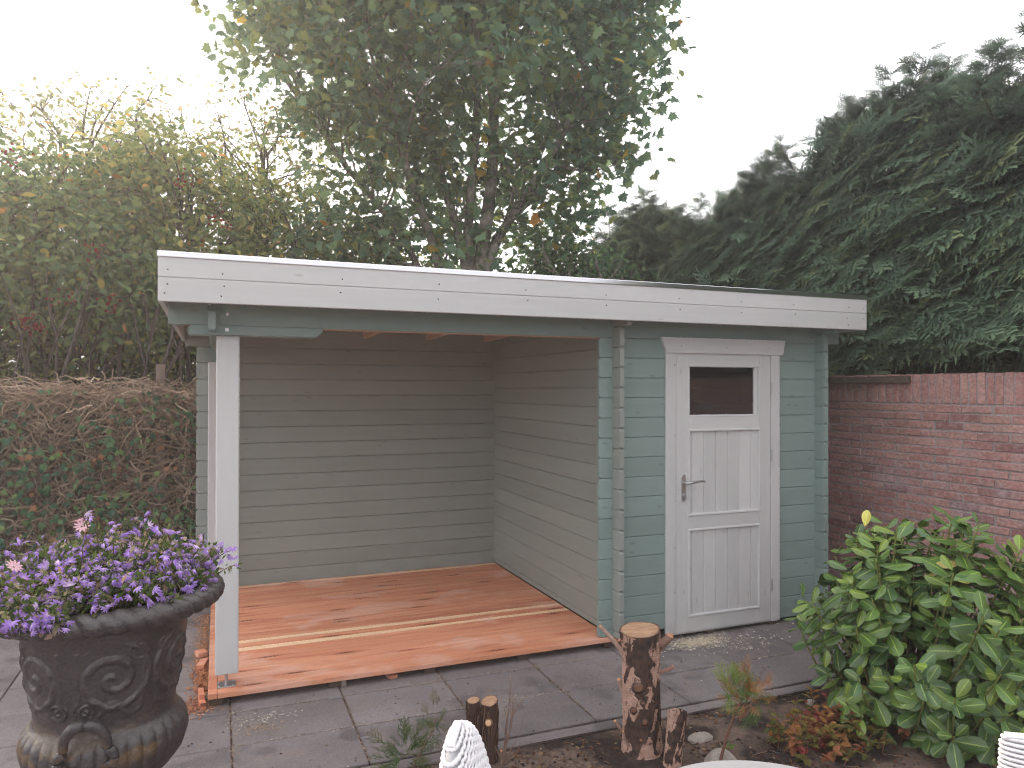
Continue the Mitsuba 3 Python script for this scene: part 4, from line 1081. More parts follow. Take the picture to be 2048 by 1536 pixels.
p1, a1 = ball((-.195, -1.575, .33), (.012, .012, .022), 9); sprays(sp, 'brown_sprays', p1, a1, .055, [(.48, .25, .13), (.40, .18, .08)])
p1, a1 = ball((-.135, -1.58, .275), (.02, .012, .012), 10); sprays(sp, 'brown_sprays', p1, a1, .055, [(.44, .20, .08)])

th = thing('conifer_seedling', 'low green conifer sprig by the kerb left of the white wicker chair', 'sapling')
p1, a1 = ball((-1.63, -1.00, .00), (.045, .03, .035), 46); a1[:, 2] += .5
sprays(th, 'sprays', p1, a1, .085, [(.055, .105, .035), (.085, .14, .05), (.12, .13, .05)])
p1, a1 = ball((-1.50, -1.00, .09), (.022, .02, .045), 20); sprays(th, 'sprays', p1, a1, .06, [(.06, .11, .04), (.14, .14, .05)])
stub(th, [(-1.60, -1.0, -.12), (-1.57, -1.0, -.03), (-1.52, -1.0, .04), (-1.49, -1.0, .14)], [.006, .004, .003, .0015], (.14, .09, .06), name='stem')

tw = thing('dry_twig', 'bare dry multi-stemmed twig standing just right of the two dark stumps', 'twig')
b0 = np.array([-1.195, -1.09, -.12])
for i, (dx, top, r) in enumerate(((.035, .31, .005), (.045, .25, .004), (.05, .20, .004), (.03, .14, .003), (.09, .13, .0022), (-.06, .11, .0025), (.075, .0, .003))):
    pp = [b0, b0 + RGT * dx * .3 + [0, 0, (top + .12) * .3], b0 + RGT * (dx * .8 + g.normal(0, .006)) + [0, 0, (top + .12) * .65], b0 + RGT * (dx + g.normal(0, .008)) + [0, 0, top + .12]]
    stub(tw, pp, [r, r * .85, r * .6, r * .25], (.19, .125, .10), name='stem')
for i in range(9):
    z = g.uniform(0, .2); q0 = b0 + RGT * (.02 + .08 * (z + .1) + g.normal(0, .01)) + [0, 0, z + .1]
    stub(tw, [q0, q0 + RGT * g.uniform(-.02, .04) + [0, 0, .04], q0 + RGT * g.uniform(-.03, .07) + [0, 0, .08]], [.0018, .0014, .0007], (.20, .13, .10), name='side_twig')
ct = thing('cut_twig', 'thin twig with a freshly cut orange top beside the dark stumps', 'twig')
stub(ct, [(-1.215, -1.125, -.13), (-1.212, -1.122, -.06), (-1.214, -1.120, -.015)], [.006, .0058, .0055], (.16, .10, .07), name='stem')

gc = thing('ground_cover', 'low ground cover plant turning red, orange and olive between stone and laurel', 'ground cover')
nst = 120
cx = np.c_[g.uniform(.06, .80, nst), g.uniform(-1.68, -1.22, nst)]
keep = ((cx[:, 0] - .42) / .40) ** 2 + ((cx[:, 1] + 1.47) / .23) ** 2 < 1
cx = cx[keep]; nst = len(cx)
P, pp, pa, pn, ps, pc = [], [], [], [], [], []
for x, y in cx:
    z0 = float(soil_h(np.array([x]), np.array([y]))[0]); lean = g.normal(0, .07, 2); h = g.uniform(.05, .16)
    ln = np.array([(x, y, z0 - .01), (x + lean[0] * .4, y + lean[1] * .4, z0 + h * .6), (x + lean[0], y + lean[1], z0 + h)])
    P.append(np.stack([np.interp(np.linspace(0, 2, 6), [0, 1, 2], ln[:, k]) for k in range(3)], 1))
    col0 = np.array([(.33, .14, .075), (.40, .20, .08), (.17, .15, .05), (.24, .19, .06), (.36, .10, .09), (.13, .14, .05)][g.choice(6, p=[.22, .2, .2, .18, .10, .10])])
    for k in range(g.integers(8, 14)):
        f = g.uniform(.25, 1.0); an = g.uniform(0, 6.28)
        q = ln[0] + (ln[2] - ln[0]) * f
        a = unit(np.array([math.cos(an), math.sin(an), g.normal(.15, .3)]))
        pp.append(q); pa.append(a); pn.append(unit(np.array([g.normal(0, .35), g.normal(-.25, .3), 1]))); ps.append(g.uniform(.026, .05)); pc.append(col0 * g.uniform(.7, 1.3))
part(gc, 'stems', tubes(np.array(P), np.linspace(.0022, .001, 6)[None] * np.ones((nst, 1)), 4), 'matte_mat', kind='stuff', color=np.tile([(.22, .09, .06)], (nst * 24, 1)))
pp, pa, pn, ps, pc = map(np.array, (pp, pa, pn, ps, pc))
o = np.argsort((pp - EYE) @ FWD)
add_leaves(gc, 'leaf', OVAL, pp[o[:280]], pa[o[:280]], pn[o[:280]], ps[o[:280]], pc[o[:280]])
V, F = scatter(OVAL, pp[o[280:]], pa[o[280:]], pn[o[280:]], ps[o[280:]])
part(gc, 'leaves', (V, F), 'leaf_mat', kind='stuff', color=rep(pc[o[280:]], len(OVAL[0])))
def seedling(label, x, y, h, cols, n, s):
    t = thing('seedling', label, 'seedling')
    z0 = -.11
    stub(t, [(x, y, z0), (x + .004, y, z0 + h * .5), (x, y + .004, z0 + h)], [.002, .0017, .0012], (.2, .11, .06), name='stem')
    p = np.array([(x, y, z0 + h * f) for f in np.linspace(.65, 1.0, n)]); an = np.arange(n) * 2.4
    a = np.stack([np.cos(an), np.sin(an), np.full(n, .5)], 1)
    add_leaves(t, 'leaf', NARROW, p, a, np.tile([[0, -.3, 1.0]], (n, 1)), np.full(n, s), np.array(cols)[np.arange(n) % len(cols)])
seedling('single upright seedling with orange and yellow leaves behind the red ground cover', .50, -1.24, .16, [(.36, .20, .06), (.30, .24, .07), (.40, .17, .06)], 8, .055)
seedling('yellow-topped seedling at the right end of the red ground cover beside the laurel', .66, -1.42, .17, [(.50, .48, .08), (.40, .38, .08), (.34, .22, .06)], 12, .05)
seedling('tiny green seedling beside the pale arched stone', -.165, -1.40, .05, [(.16, .26, .05), (.12, .2, .05)], 6, .04)
# fallen autumn leaves on the soil
n = 420
xy = np.c_[g.uniform(-1.6, 2.2, n), g.uniform(-2.0, -1.02, n)]
an = g.uniform(0, 6.28, n)
V, F = scatter(OVAL, P3(xy, .006), np.stack([np.cos(an), np.sin(an), g.normal(0, .2, n)], 1), np.stack([g.normal(0, .4, n), g.normal(0, .4, n), np.ones(n)], 1), g.uniform(.012, .035, n))
one('fallen_leaves', (V, F), 'leaf_mat', 'small brown and orange dead leaves strewn on the soil of the bed', 'leaves', kind='stuff', color=rep(np.array([(.20, .09, .045), (.28, .12, .05), (.12, .06, .04), (.24, .16, .08)])[g.integers(0, 4, n)], len(OVAL[0])))

# ------------------------------------------------------------------ scraps and dust on the pavement
g = R(111)
def heap(cx, cy, sx, sy):
    return lambda n: np.c_[g.normal(cx, sx, n), g.normal(cy, sy, n)]
m1, c1 = flakes(2600, lambda n: np.c_[-2.475 - np.abs(g.normal(0, .045, n)), g.uniform(.02, 1.75, n)], g, (.003, .012), [(.46, .22, .12), (.36, .15, .08), (.55, .32, .18)], .003, None, .5)
m2, c2 = flakes(900, heap(-2.53, .03, .06, .05), g, (.004, .014), [(.30, .13, .08), (.42, .20, .12)], .003, None, .5)
m3, c3 = flakes(700, lambda n: np.c_[-2.475 - np.abs(g.normal(0, .03, n)), g.uniform(.2, .75, n)], g, (.006, .022), [(.46, .20, .10), (.40, .17, .09)], .012, None, .6)
one('orange_sawdust', cat(m1, m2, m3), 'matte_mat', 'orange sawdust and crumbs along the left edge of the deck', 'sawdust', kind='stuff', color=np.vstack([c1, c2, c3]))
m1, c1 = flakes(1500, lambda n: np.c_[.60 + g.normal(0, .11, n), -.115 + g.normal(0, .05, n)], g, (.003, .011), [(.72, .62, .48), (.62, .52, .40)], .003, None, .3)
m2, c2 = flakes(260, lambda n: np.c_[.75 + g.normal(0, .28, n), -.20 + g.normal(0, .11, n)], g, (.004, .014), [(.74, .68, .56)], .003, None, .3)
one('pale_shavings', cat(m1, m2), 'matte_mat', 'pale wood shavings scattered on the pavers in front of the door', 'shavings', kind='stuff', color=np.vstack([c1, c2]))
def anyxy(n):
    return np.c_[g.uniform(-3.2, 1.9, n), g.uniform(-.9, -.03, n)]
m1, c1 = flakes(420, anyxy, g, (.004, .013), [(.05, .04, .035), (.10, .075, .05), (.22, .17, .12)], .002, None, .4)
m2, c2 = flakes(45, anyxy, g, (.004, .008), [(.6, .57, .52), (.7, .68, .66)], .002, None, .4)
m3, c3 = flakes(240, heap(-2.19, -.235, .08, .045), g, (.003, .010), [(.42, .38, .33), (.5, .45, .4)], .002, None, .3)
m4, c4 = flakes(160, heap(-2.2, -.36, .06, .03), g, (.004, .010), [(.36, .25, .17)], .002, None, .3)
one('paving_debris', cat(m1, m2, m3, m4), 'matte_mat', 'small crumbs, grit and dust specks scattered over the pavers', 'debris', kind='stuff', color=np.vstack([c1, c2, c3, c4]))
# sand and chips caught in the paver joints
ms = []
for yj, x0, x1 in ((-.504, -2.36, -.6), (-.112, -2.36, -.2), (-.504, .3, 1.6)):
    ms.append(flakes(int(260 * (x1 - x0)), lambda n: np.c_[g.uniform(x0, x1, n), yj + g.normal(0, .0035, n)], g, (.003, .008), [(.36, .28, .22), (.24, .19, .16), (.46, .40, .34)], .001, None, .3))
for xj in (-2.355, -1.77, -1.185, -.6):
    ms.append(flakes(240, lambda n: np.c_[xj + g.normal(0, .0045, n), g.uniform(-.9, 0, n)], g, (.003, .009), [(.26, .17, .12), (.14, .10, .08), (.34, .25, .19)], .001, None, .3))
one('joint_sand', cat(*[a for a, _ in ms]), 'matte_mat', 'sand and chips caught in the joints between the pavers', 'sand', kind='stuff', color=np.vstack([c for _, c in ms]))
def offcut(label, c, size, rot, mat, tone):
    m = cbox(-size[0] / 2, size[0] / 2, -size[1] / 2, size[1] / 2, 0, size[2], .002, 0)
    a, b = math.cos(rot), math.sin(rot)
    V = m[0] @ np.array([[a, -b, 0], [b, a, 0], [0, 0, 1]]).T + np.array(c)
    one('wood_offcut', (V, m[1]), mat, label, 'offcut', uv=const_uv(m, tone, 0))
offcut('reddish wooden offcut block standing by the front left corner of the deck', (-2.50, .085, GZ), (.028, .10, .062), .1, 'deck_wood', .2)
offcut('pale wooden offcut end lying in front of the reddish block', (-2.492, .012, GZ), (.028, .05, .036), .2, 'deck_wood', .82)
offcut('thin reddish offcut lying in the sawdust beside the deck edge', (-2.505, .62, GZ + .008), (.045, .12, .03), -.2, 'deck_wood', .3)
offcut('small square reddish offcut nearer the middle of the deck edge', (-2.515, .82, GZ + .008), (.06, .07, .03), .3, 'deck_wood', .4)
offcut('thin pale wedge under the deck beside the second joist', (-1.745, .05, GZ), (.028, .06, .042), .05, 'stone_mat', .5)
offcut('small reddish wedge under the deck between second and third joist', (-1.46, .05, GZ), (.05, .06, .02), .35, 'deck_wood', .5)
def film(label, c, s, seed):
    nn = 16; u, v = np.meshgrid(np.linspace(-1, 1, nn), np.linspace(-1, 1, nn), indexing='ij')
    r = np.stack([u, v, u * 0], -1); z = .30 * np.abs(meshkit.fbm(r * 2.2 + seed, 3, seed) - .45)
    V = np.stack([u * (1 + .4 * meshkit.noise(r * 3 + seed)), v * .6, z], -1).reshape(-1, 3) * s + np.array(c)
    I = np.arange(nn * nn).reshape(nn, nn); qq = np.stack([I[:-1, :-1], I[1:, :-1], I[1:, 1:], I[:-1, 1:]], -1).reshape(-1, 4)
    one('plastic_scrap', (V, qq), 'petal_mat', label, 'plastic scrap', smooth=True, color=np.tile([(.28, .27, .28)], (nn * nn, 1)))
film('crumpled clear plastic scrap on the pavers near the second joist', (-1.81, -.12, GZ + .001), .03, 3)
film('small crumpled plastic bit on the pavers further forward', (-1.745, -.645, GZ + .001), .018, 9)

# ------------------------------------------------------------------ cast-iron urn with its plants
g = R(121)
UC = np.array([-2.741, -1.654]); UZ = 1.0
urn = thing('garden_urn', 'dark cast-iron urn with rope-edged rim, scroll relief and rusty ring handles', 'urn')
pr = [(.02, .0), (.175, .0), (.176, .012), (.170, .025), (.140, .05), (.105, .085), (.088, .115), (.092, .135), (.105, .145), (.100, .155), (.115, .165), (.175, .205), (.215, .255), (.232, .310), (.226, .350), (.210, .372),
      (.198, .385), (.196, .410), (.200, .45), (.210, .50), (.218, .56), (.225, .62), (.232, .665), (.240, .69), (.262, .708), (.295, .722)]
pr = np.array(pr); u = np.r_[0, np.cumsum(np.linalg.norm(np.diff(pr, axis=0), axis=1))]
w = np.linspace(0, u[-1], 300); pr_r, pr_z = np.interp(w, u, pr[:, 0]), np.interp(w, u, pr[:, 1])
from scipy.ndimage import gaussian_filter1d
pr_r[8:-4] = gaussian_filter1d(pr_r, 3)[8:-4]
NA = 540
A, K = np.meshgrid(np.linspace(0, 2 * np.pi, NA + 1), np.arange(300), indexing='xy')
r, z = pr_r[K].copy(), pr_z[K] + UZ - .75
hrel = pr_z[K]
gad = np.clip((hrel - .165) / .05, 0, 1) * np.clip((.378 - hrel) / .03, 0, 1)
r += gad * .010 * (np.abs(np.cos(A * 17)) ** .55 - .55)
# scroll relief on the drum: a big S-scroll per half panel with leaf ridges
def scroll(au, av, cx, cy, R0, hand):
    dx, dy = (au - cx) * hand, av - cy
    rho = np.hypot(dx, dy) / R0; ph = np.arctan2(dy, dx)
    band = np.cos(2 * np.pi * (rho * 2.1 - ph / (2 * np.pi) + .15))
    leaf = .35 * np.cos(9 * ph + rho * 11)
    m = np.clip((1.0 - rho) / .10, 0, 1)
    return m * (np.clip(band, -.25, 1) + leaf * np.clip(band, 0, 1) * np.clip(rho * 2 - .5, 0, 1))
npan = 3; rel = np.zeros_like(r)
for kk in range(npan):
    for hand in (1, -1):
        c_a = kk * 2 * np.pi / npan + .18 + hand * .52
        da = (A - c_a + np.pi) % (2 * np.pi) - np.pi
        au = da * .215; av = hrel - .535
        rel = np.maximum(rel, scroll(au - hand * .004, av - .012, 0, 0, .112, hand))
        rel = np.maximum(rel, .8 * scroll(au + hand * .070, av + .075, 0, 0, .034, -hand))
        rel = np.maximum(rel, .5 * scroll(au - hand * .075, av - .085, 0, 0, .034, -hand))
        rel = np.maximum(rel, .7 * np.exp(-((av + .082 + .25 * au * au / .1 - .02 * np.cos(au * 60)) / .010) ** 2) * (np.abs(da) < .42))
        rel = np.maximum(rel, .8 * np.exp(-((np.abs(da) - .40) / .030) ** 2) * (np.abs(av) < .10) * .6)
drum = np.clip((hrel - .425) / .02, 0, 1) * np.clip((.655 - hrel) / .02, 0, 1)
r += drum * .0072 * rel
V = np.stack([UC[0] + r * np.cos(A), UC[1] + r * np.sin(A), z], -1)
I = np.arange(300 * (NA + 1)).reshape(300, NA + 1)
qq = np.stack([I[:-1, :-1], I[:-1, 1:], I[1:, 1:], I[1:, :-1]], -1).reshape(-1, 4)
part(urn, 'bowl', (V.reshape(-1, 3), np.vstack([qq[:, :3], qq[:, [0, 2, 3]]])), 'urn_mat', smooth=True)
# twisted rope rim
na, nb = 720, 28
A, B = np.meshgrid(np.linspace(0, 2 * np.pi, na + 1), np.linspace(0, 2 * np.pi, nb + 1), indexing='ij')
rr = .0335 + .0085 * (np.abs(np.cos(A * 20 + B * 1.0)) ** .65 - .6)
ru = .303 + rr * np.cos(B) * 1.08; zu = UZ + .0 - .014 + rr * np.sin(B) * .95
V = np.stack([UC[0] + ru * np.cos(A), UC[1] + ru * np.sin(A), zu], -1)
I = np.arange((na + 1) * (nb + 1)).reshape(na + 1, nb + 1)
qq = np.stack([I[:-1, :-1], I[1:, :-1], I[1:, 1:], I[:-1, 1:]], -1).reshape(-1, 4)
part(urn, 'rope_rim', (V.reshape(-1, 3), np.vstack([qq[:, :3], qq[:, [0, 2, 3]]])), 'urn_mat', smooth=True)
lin = trimesh.creation.revolve(np.array([(.300, UZ + .004), (.286, UZ + .004), (.282, UZ - .05), (.0, UZ - .05)]), sections=96); lin.apply_translation([UC[0], UC[1], 0])
part(urn, 'soil', lin, 'soil_mat', smooth=40)
# handles: an arched ring standing on the bulge, towards and away from the camera
to_cam = unit(np.array([EYE[0] - UC[0], EYE[1] - UC[1]])); ang0 = math.atan2(to_cam[1], to_cam[0]) - .22
for kk in range(2):
    a = ang0 + kk * np.pi
    er = np.array([math.cos(a), math.sin(a), 0]); et = np.array([-math.sin(a), math.cos(a), 0])
    c = np.array([UC[0], UC[1], UZ - .75 + .358]) + er * .232 + np.array([0, 0, .016])
    th_ = np.linspace(-.12, np.pi + .12, 40)
    P = np.array([c + et * .056 * math.cos(q) + np.array([0, 0, 1]) * (.066 * math.sin(q) + .005) + er * (.010 + .012 * math.sin(q)) for q in th_])
    rad = .0155 + .0028 * np.cos(np.linspace(-1, 1, 40) * np.pi)
    hs = tubes(P[None], rad[None], 16)
    part(urn, 'handle', hs, 'urn_mat', smooth=True, label='arched iron handle with rusty top facing the camera' if kk == 0 else None)
    for sgn in (-1, 1):
        q = np.linspace(0, 3.6, 26); rs_ = .030 - .0058 * q
        P = np.array([c + et * sgn * (.052 + (rs_[i] * math.sin(q[i]))) + np.array([0, 0, 1]) * (-.010 - .03 + rs_[i] * math.cos(q[i])) + er * (.006 - .002 * q[i] * .2) for i in range(26)])
        part(urn, 'handle_scroll', tubes(P[None], np.linspace(.015, .008, 26)[None], 10), 'urn_mat', smooth=True)
ped = thing('urn_pedestal', 'square iron pedestal block carrying the garden urn', 'pedestal')
zp = UZ - .75
part(ped, 'block', cbox(UC[0] - .17, UC[0] + .17, UC[1] - .17, UC[1] + .17, GZ + .05, zp - .0425, .006, 2), 'urn_mat')
part(ped, 'cap', cbox(UC[0] - .195, UC[0] + .195, UC[1] - .195, UC[1] + .195, zp - .042, zp - .0005, .008, 2), 'urn_mat')
part(ped, 'base', cbox(UC[0] - .20, UC[0] + .20, UC[1] - .20, UC[1] + .20, GZ + .0005, GZ + .0495, .008, 2), 'urn_mat')

# purple fan-flowers spilling out of the urn
fl = thing('flowering_plant', 'bushy plant with purple fan-shaped flowers filling and spilling over the urn', 'flowers')
pet = leaf_grid(2, lambda t: [.07, .195, .08][int(round(t * 2))], fold=.15, curl=.25)
Vs, Fs, cs = [], [], []
for k, a in enumerate(np.radians([-78, -39, 0, 39, 78])):
    v = pet[0] @ np.array([[math.cos(a), -math.sin(a), 0], [math.sin(a), math.cos(a), 0], [0, 0, 1]]).T
    Vs.append(v); Fs.append(pet[1] + 9 * k)
    cs += [1] * 3 + [0] * 6
Vs.append(np.array([(-.12, -.04, .05), (.12, -.04, .05), (.10, .16, .05), (-.10, .16, .05)])); Fs.append(np.array([(0, 1, 2), (0, 2, 3)]) + 45); cs += [2] * 4
FAN = (np.vstack(Vs), np.vstack(Fs)); FROLE = np.array(cs)
to3 = np.array([to_cam[0], to_cam[1], 0]); left3 = -RGT
def mound(n, top=True):
    a = g.uniform(0, 2 * np.pi, n); q = np.sqrt(g.random(n)) * 1.0
    x, y = q * np.cos(a), q * np.sin(a)
    h = .115 * np.clip(1 - q ** 2, 0, 1) ** .7 + .045 * (meshkit.noise(np.stack([x * 4, y * 4, x * 0], -1), 2) - .3)
    p = np.stack([UC[0] + x * .325, UC[1] + y * .325, UZ + .015 + h], 1)
    nrm = unit(np.stack([x * .55, y * .55, 1.0 - .2 * q], 1))
    return p, nrm, q
p, nm, q = mound(560)
# overhang on the left front
na_ = 270
aa = math.atan2(-FWD[1], -FWD[0]) + g.uniform(-1.25, .25, na_)
qd = g.uniform(.0, 1.0, na_)
po = np.stack([UC[0] + (.30 + .075 * np.sin(qd * 2.2)) * np.cos(aa), UC[1] + (.30 + .075 * np.sin(qd * 2.2)) * np.sin(aa), UZ + .05 - .15 * qd * np.clip(.5 + .8 * (-(aa - aa.mean())), .25, 1)], 1)
no = unit(np.stack([np.cos(aa), np.sin(aa), .6 - .4 * qd], 1))
tipP, tipN = np.vstack([p, po]), np.vstack([nm, no])
# tall shoots standing out above the mound
tall = []
for lx, fy, dz in ((.155, -.05, .215), (-.055, .10, .19), (.05, .06, .165), (.20, .12, .13), (.30, .10, .13), (.335, .12, .10), (-.16, .16, .14), (-.2, .05, .15), (.12, .14, .16), (-.25, .1, .16), (-.3, .0, .13), (.24, .05, .16), (.1, .2, .15), (.0, .2, .15), (.27, .16, .10), (-.08, .0, .19), (.06, -.08, .18), (.22, -.1, .13)):
    tall.append(np.array([UC[0], UC[1], UZ + dz]) + RGT * lx + np.array([FWD[0], FWD[1], 0]) * fy)
for i in range(64):
    qa, qr = g.uniform(0, 2 * np.pi), math.sqrt(g.random()) * .36
    tall.append(np.array([UC[0] + qr * math.cos(qa), UC[1] + qr * math.sin(qa), UZ + .05 + g.uniform(.06, .17) * (1.15 - (qr / .36) ** 2 * .8)]))
tall.append(np.array([UC[0], UC[1], UZ + .075]) + RGT * .385 + np.array([FWD[0], FWD[1], 0]) * .04)
tipP = np.vstack([tipP, np.array(tall)]); tipN = np.vstack([tipN, np.tile([[.1, -.15, 1.0]], (len(tall), 1))])
# stems
n = len(tipP); root = np.array([UC[0], UC[1], UZ - .03]) + (tipP - np.array([UC[0], UC[1], UZ])) * np.array([.62, .62, 0])
s = np.linspace(0, 1, 6)[None, :, None]; ctrl = root * .3 + tipP * .7 + np.array([0, 0, .03]) + g.normal(0, .012, (n, 3))
P = (1 - s) ** 2 * root[:, None] + 2 * s * (1 - s) * ctrl[:, None] + s ** 2 * tipP[:, None]
part(fl, 'stems', tubes(P, np.linspace(.0022, .0013, 6)[None] * np.ones((n, 1)), 4, cap=False), 'matte_mat', kind='stuff', color=np.tile([(.11, .085, .04)], (n * 24, 1)))
# leaves along the stems
nl = 11000
k = g.integers(0, n, nl); f = g.uniform(.35, 1.0, nl)
lp = ((1 - f) ** 2)[:, None] * root[k] + (2 * f * (1 - f))[:, None] * ctrl[k] + (f ** 2)[:, None] * tipP[k] + g.normal(0, .010, (nl, 3))
la = unit(g.normal(0, .8, (nl, 3)) + tipN[k] * .6)
ln_ = unit(tipN[k] + g.normal(0, .45, (nl, 3)))
lcol = np.array([(.075, .12, .035), (.115, .165, .05), (.17, .19, .08), (.055, .085, .03), (.38, .32, .22), (.34, .23, .17)])[g.choice(6, nl, p=[.27, .25, .15, .13, .12, .08])] * g.uniform(.8, 1.2, (nl, 1))
V, F = scatter(OVAL2, lp, la, ln_, g.uniform(.011, .027, nl))
part(fl, 'leaves', (V, F), 'leaf_mat', kind='stuff', color=rep(lcol, len(OVAL2[0])))
# flowers
fp, fa, fn_, fs, fc = [], [], [], [], []
green_gap = lambda pt: meshkit.fbm((np.asarray(pt)[None] - [UC[0], UC[1], UZ]) * np.array([6, 6, 2]), 2, 8)[0]
for i in range(n):
    if i < 560 and green_gap(tipP[i]) > .60 and i % 3:
        continue
    for k in range(g.integers(1, 5)):
        d = unit(tipN[i] + to3 * .55 + g.normal(0, .45, 3))
        fp.append(tipP[i] + g.normal(0, .011, 3) - tipN[i] * .008 * k); fa.append(unit(g.normal(0, .6, 3) + np.array([0, 0, -.25]) + to3 * .3)); fn_.append(d); fs.append(g.uniform(.0105, .0175))
        tone = g.choice(4, p=[.50, .28, .14, .08])
        fc.append(np.array([(.36, .21, .60), (.44, .29, .68), (.28, .15, .52), (.58, .43, .70)][tone]) * g.uniform(.85, 1.2))
fp, fa, fn_, fs, fc = map(np.array, (fp, fa, fn_, fs, fc))
def fan_col(c):
    return np.where(FROLE[:, None] == 2, np.array([.75, .70, .55]), np.where(FROLE[:, None] == 1, np.clip(c * 1.0 + .22, 0, 1), c))
o = np.argsort((fp - EYE) @ FWD - 1.0 * (fp[:, 2] - UZ))
for j in o[:298]:
    V, F = scatter(FAN, fp[j:j + 1], fa[j:j + 1], fn_[j:j + 1], fs[j])
    part(fl, 'flower', (V, F), 'petal_mat', color=fan_col(fc[j]))
V, F = scatter(FAN, fp[o[298:]], fa[o[298:]], fn_[o[298:]], fs[o[298:]])
part(fl, 'flowers', (V, F), 'petal_mat', kind='stuff', color=np.vstack([fan_col(c) for c in fc[o[298:]]]))
# pink daisies between them
PETAL = leaf_grid(3, lambda t: [.05, .13, .17, .07][int(round(t * 3))], fold=.1, curl=.2)
dz = thing('pink_daisy_plant', 'few pale pink daisies growing among the purple flowers in the urn', 'flowers')
for lx, fy, z in ((-.155, .11, .20), (-.14, .10, .185), (-.16, -.20, .125), (-.33, -.12, .07), (-.315, -.19, .03), (-.36, -.2, -.01), (.02, .05, .14)):
    c = np.array([UC[0], UC[1], UZ + z]) + RGT * lx + np.array([FWD[0], FWD[1], 0]) * fy
    nP = 11; an = np.linspace(0, 2 * np.pi, nP, endpoint=False)
    axis = unit(to3 * .5 + np.array([g.normal(0, .3), g.normal(0, .3), .8])); e1 = unit(np.cross(axis, [0.3, .2, .9])); e2 = np.cross(axis, e1)
    A_ = e1 * np.cos(an)[:, None] + e2 * np.sin(an)[:, None] + axis * .45
    V, F = scatter(PETAL, np.tile(c, (nP, 1)) + A_ * .003, A_, np.tile(axis, (nP, 1)), np.full(nP, .022))
    part(dz, 'daisy', (V, F), 'petal_mat', color=np.tile([(.82, .52, .60)], (len(V), 1)) * (.85 + .3 * g.random((len(V), 1))))
    m = tube([c - axis * .001, c - axis * .03 - [0, 0, .02], c * 1.0 - [0, 0, .12]], [.0022, .002, .002], 5, 8)
    part(dz, 'stem', m, 'matte_mat', color=np.tile([(.12, .16, .05)], (len(m[0]), 1)))

# ------------------------------------------------------------------ white wicker chairs and garden table
def wicker_back(parent, c, wdir, ndir, z0, z1, hw, th_, arch, step=.0112, amp=.0016, rad=.0043):
    """A chair back woven of horizontal strands round a grey core: c = centre on the ground plan."""
    wdir, ndir = unit(np.array([*wdir, 0.])), unit(np.array([*ndir, 0.]))
    P, Rr = [], []
    zs = np.arange(z0, z1, step); m = 120
    th0 = np.linspace(0, 2 * np.pi, m)
    core = []
    for i, z in enumerate(zs):
        f = (z - z0) / (z1 - z0)
        w_ = hw * arch(f); t_ = th_ * min(1, .12 + .88 * math.sqrt(max(0, 1 - f ** 9)))
        lean = -.10 * f
        wob = amp * np.cos(th0 * 22 + (i % 2) * np.pi)
        cx_ = np.sign(np.cos(th0)) * np.abs(np.cos(th0)) ** .8; sx_ = np.sign(np.sin(th0)) * np.abs(np.sin(th0)) ** .8
        base_ = np.array([c[0], c[1], z]) + ndir * lean
        P.append(base_ + wdir * (cx_ * (w_ + wob))[:, None] + ndir * (sx_ * (t_ + wob))[:, None])
        Rr.append(np.full(m, rad))
        core.append(base_ + wdir * (cx_ * (w_ - .004))[:, None] + ndir * (sx_ * (t_ - .004))[:, None])
    part(parent, 'back_weave', tubes(np.array(P), np.array(Rr), 6), 'white_wicker', smooth=True)
    zt_ = zs[-1] + rad * 1.2
    cap_ = [np.array([c[0], c[1], zt_ + .003]) + ndir * -.10 + wdir * (np.linspace(-1, 1, m) * w_ * .98)[:, None] + ndir * (o_ * t_ * .5) + np.array([0, 0, 1]) * (-.004 * np.linspace(-1, 1, m) ** 8)[:, None] for o_ in (-.8, 0, .8)]
    P += cap_; Rr += [np.full(m, rad)] * 3; 
    part(parent, 'top_braid', tubes(np.array(cap_), np.full((3, m), rad * 1.15), 6), 'white_wicker', smooth=True)
    P, Rr = P[:-3], Rr[:-3]
    core = np.array(core); I = np.arange(len(zs) * m).reshape(len(zs), m)
    qq = np.stack([I[:-1, :-1], I[:-1, 1:], I[1:, 1:], I[1:, :-1]], -1).reshape(-1, 4)
    CV = np.vstack([core.reshape(-1, 3), core[-1].mean(0)[None]]); top = I[-1]
    F = np.vstack([qq[:, :3], qq[:, [0, 2, 3]], np.stack([top[:-1], top[1:], np.full(m - 1, len(CV) - 1)], 1)])
    part(parent, 'back_frame', (CV, F), 'grey_plastic', smooth=True)  # grey core puts the shadow in the weave gaps into the colour
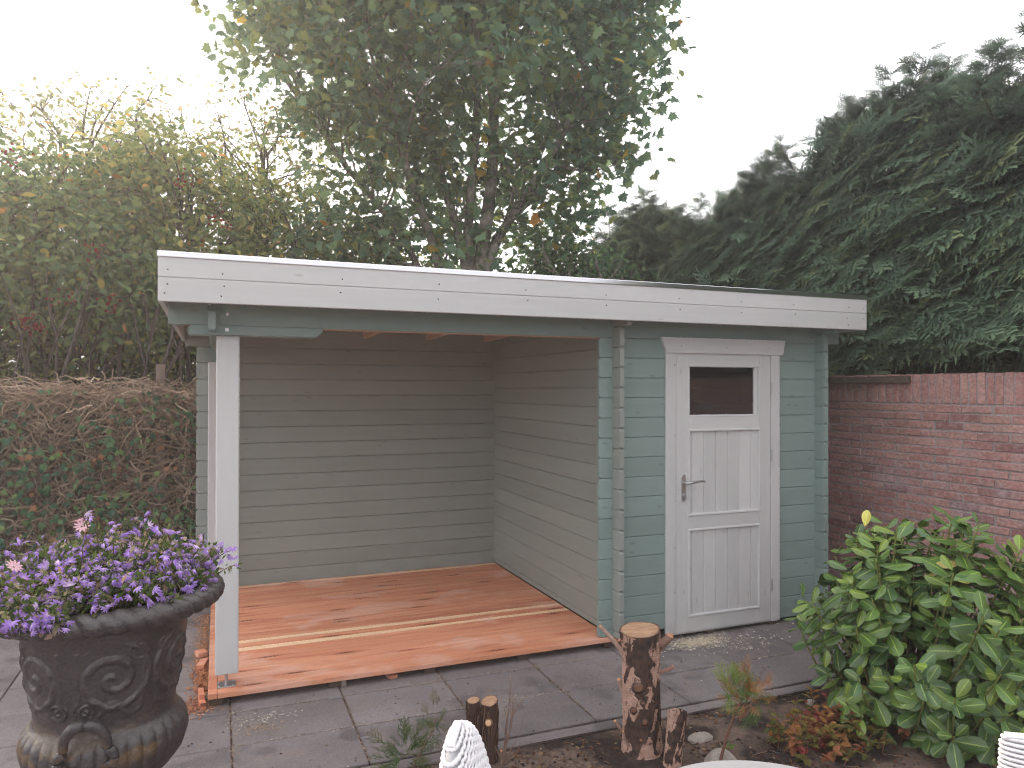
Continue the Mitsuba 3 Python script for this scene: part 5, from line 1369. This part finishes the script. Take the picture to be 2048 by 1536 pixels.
def chair_rest(parent, c, wdir, ndir, hw):
    """Seat and legs; they stand below the picture's edge."""
    wdir, ndir = unit(np.array([*wdir, 0.])), unit(np.array([*ndir, 0.]))
    c = np.array([c[0], c[1], 0.])
    P = []
    for i in range(34):
        q = c + ndir * (.04 + .014 * i) + np.array([0, 0, .37])
        s = np.linspace(-1, 1, 24)[:, None]
        P.append(q + wdir * s * hw + np.array([0, 0, 1]) * (.004 * np.cos(np.arange(24) * np.pi + i * np.pi))[:, None])
    part(parent, 'seat', tubes(np.array(P), np.full((34, 24), .0075), 6), 'white_wicker', smooth=True)
    for sw_, sn in ((-1, .0), (1, .0), (-1, .46), (1, .46)):
        q = c + wdir * sw_ * (hw - .03) + ndir * sn
        part(parent, 'leg', tube([q + [0, 0, GZ], q + [0, 0, .15], q + [0, 0, .37 if sn else .46]], [.016, .018, .02], 10), 'white_wicker', smooth=True)
g = R(131)
ch = thing('wicker_chair', 'white wicker chair in the foreground, the peak of its woven back before the dark stumps', 'chair')
view = unit(np.array([-1.899 - EYE[0], -2.637 - EYE[1]]))
rot = lambda v, a: np.array([v[0] * math.cos(a) - v[1] * math.sin(a), v[0] * math.sin(a) + v[1] * math.cos(a)])
wd = rot(view, -math.radians(8)); nd = rot(wd, -math.pi / 2)
cc_ = np.array([-1.899, -2.637]) - view * .16 + np.array([RGT[0], RGT[1]]) * -.012
wicker_back(ch, cc_ - nd * -.10 * 1, wd, nd, .36, .915, .27, .034, lambda f: math.sqrt(max(1e-4, 1 - f ** 4)))
chair_rest(ch, cc_, wd, nd, .24)
ch = thing('wicker_chair', 'white wicker chair cut off by the lower right edge below the laurel', 'chair')
view2 = unit(np.array([-.795 - EYE[0], -3.143 - EYE[1]]))
wd2 = rot(view2, -math.radians(80)); nd2 = rot(wd2, math.pi / 2)
c2_ = np.array([-.795, -3.143]) + wd2 * .235
wicker_back(ch, c2_ + nd2 * .10, wd2, nd2, .36, .872, .235, .038, lambda f: (1 - max(0, f - .97) ** 2 * 40))
chair_rest(ch, c2_, wd2, nd2, .22)
tb = thing('garden_table', 'round grey garden table between the wicker chairs, only its far rim in view', 'table')
tc = np.array([-1.281, -2.99])
top = trimesh.creation.revolve(np.array([(0, .640), (.325, .640), (.333, .648), (.333, .658), (.328, .664), (0, .664)]), sections=96); top.apply_translation([tc[0], tc[1], 0])
part(tb, 'table_top', top, 'grey_plastic', smooth=30)
part(tb, 'column', trimesh.creation.cylinder(.03, .69, sections=24, transform=np.array([[1, 0, 0, tc[0]], [0, 1, 0, tc[1]], [0, 0, 1, .295], [0, 0, 0, 1.0]])), 'grey_plastic', smooth=30)
part(tb, 'foot', trimesh.creation.cylinder(.20, .025, sections=48, transform=np.array([[1, 0, 0, tc[0]], [0, 1, 0, tc[1]], [0, 0, 1, GZ + .0126], [0, 0, 0, 1.0]])), 'grey_plastic', smooth=30)
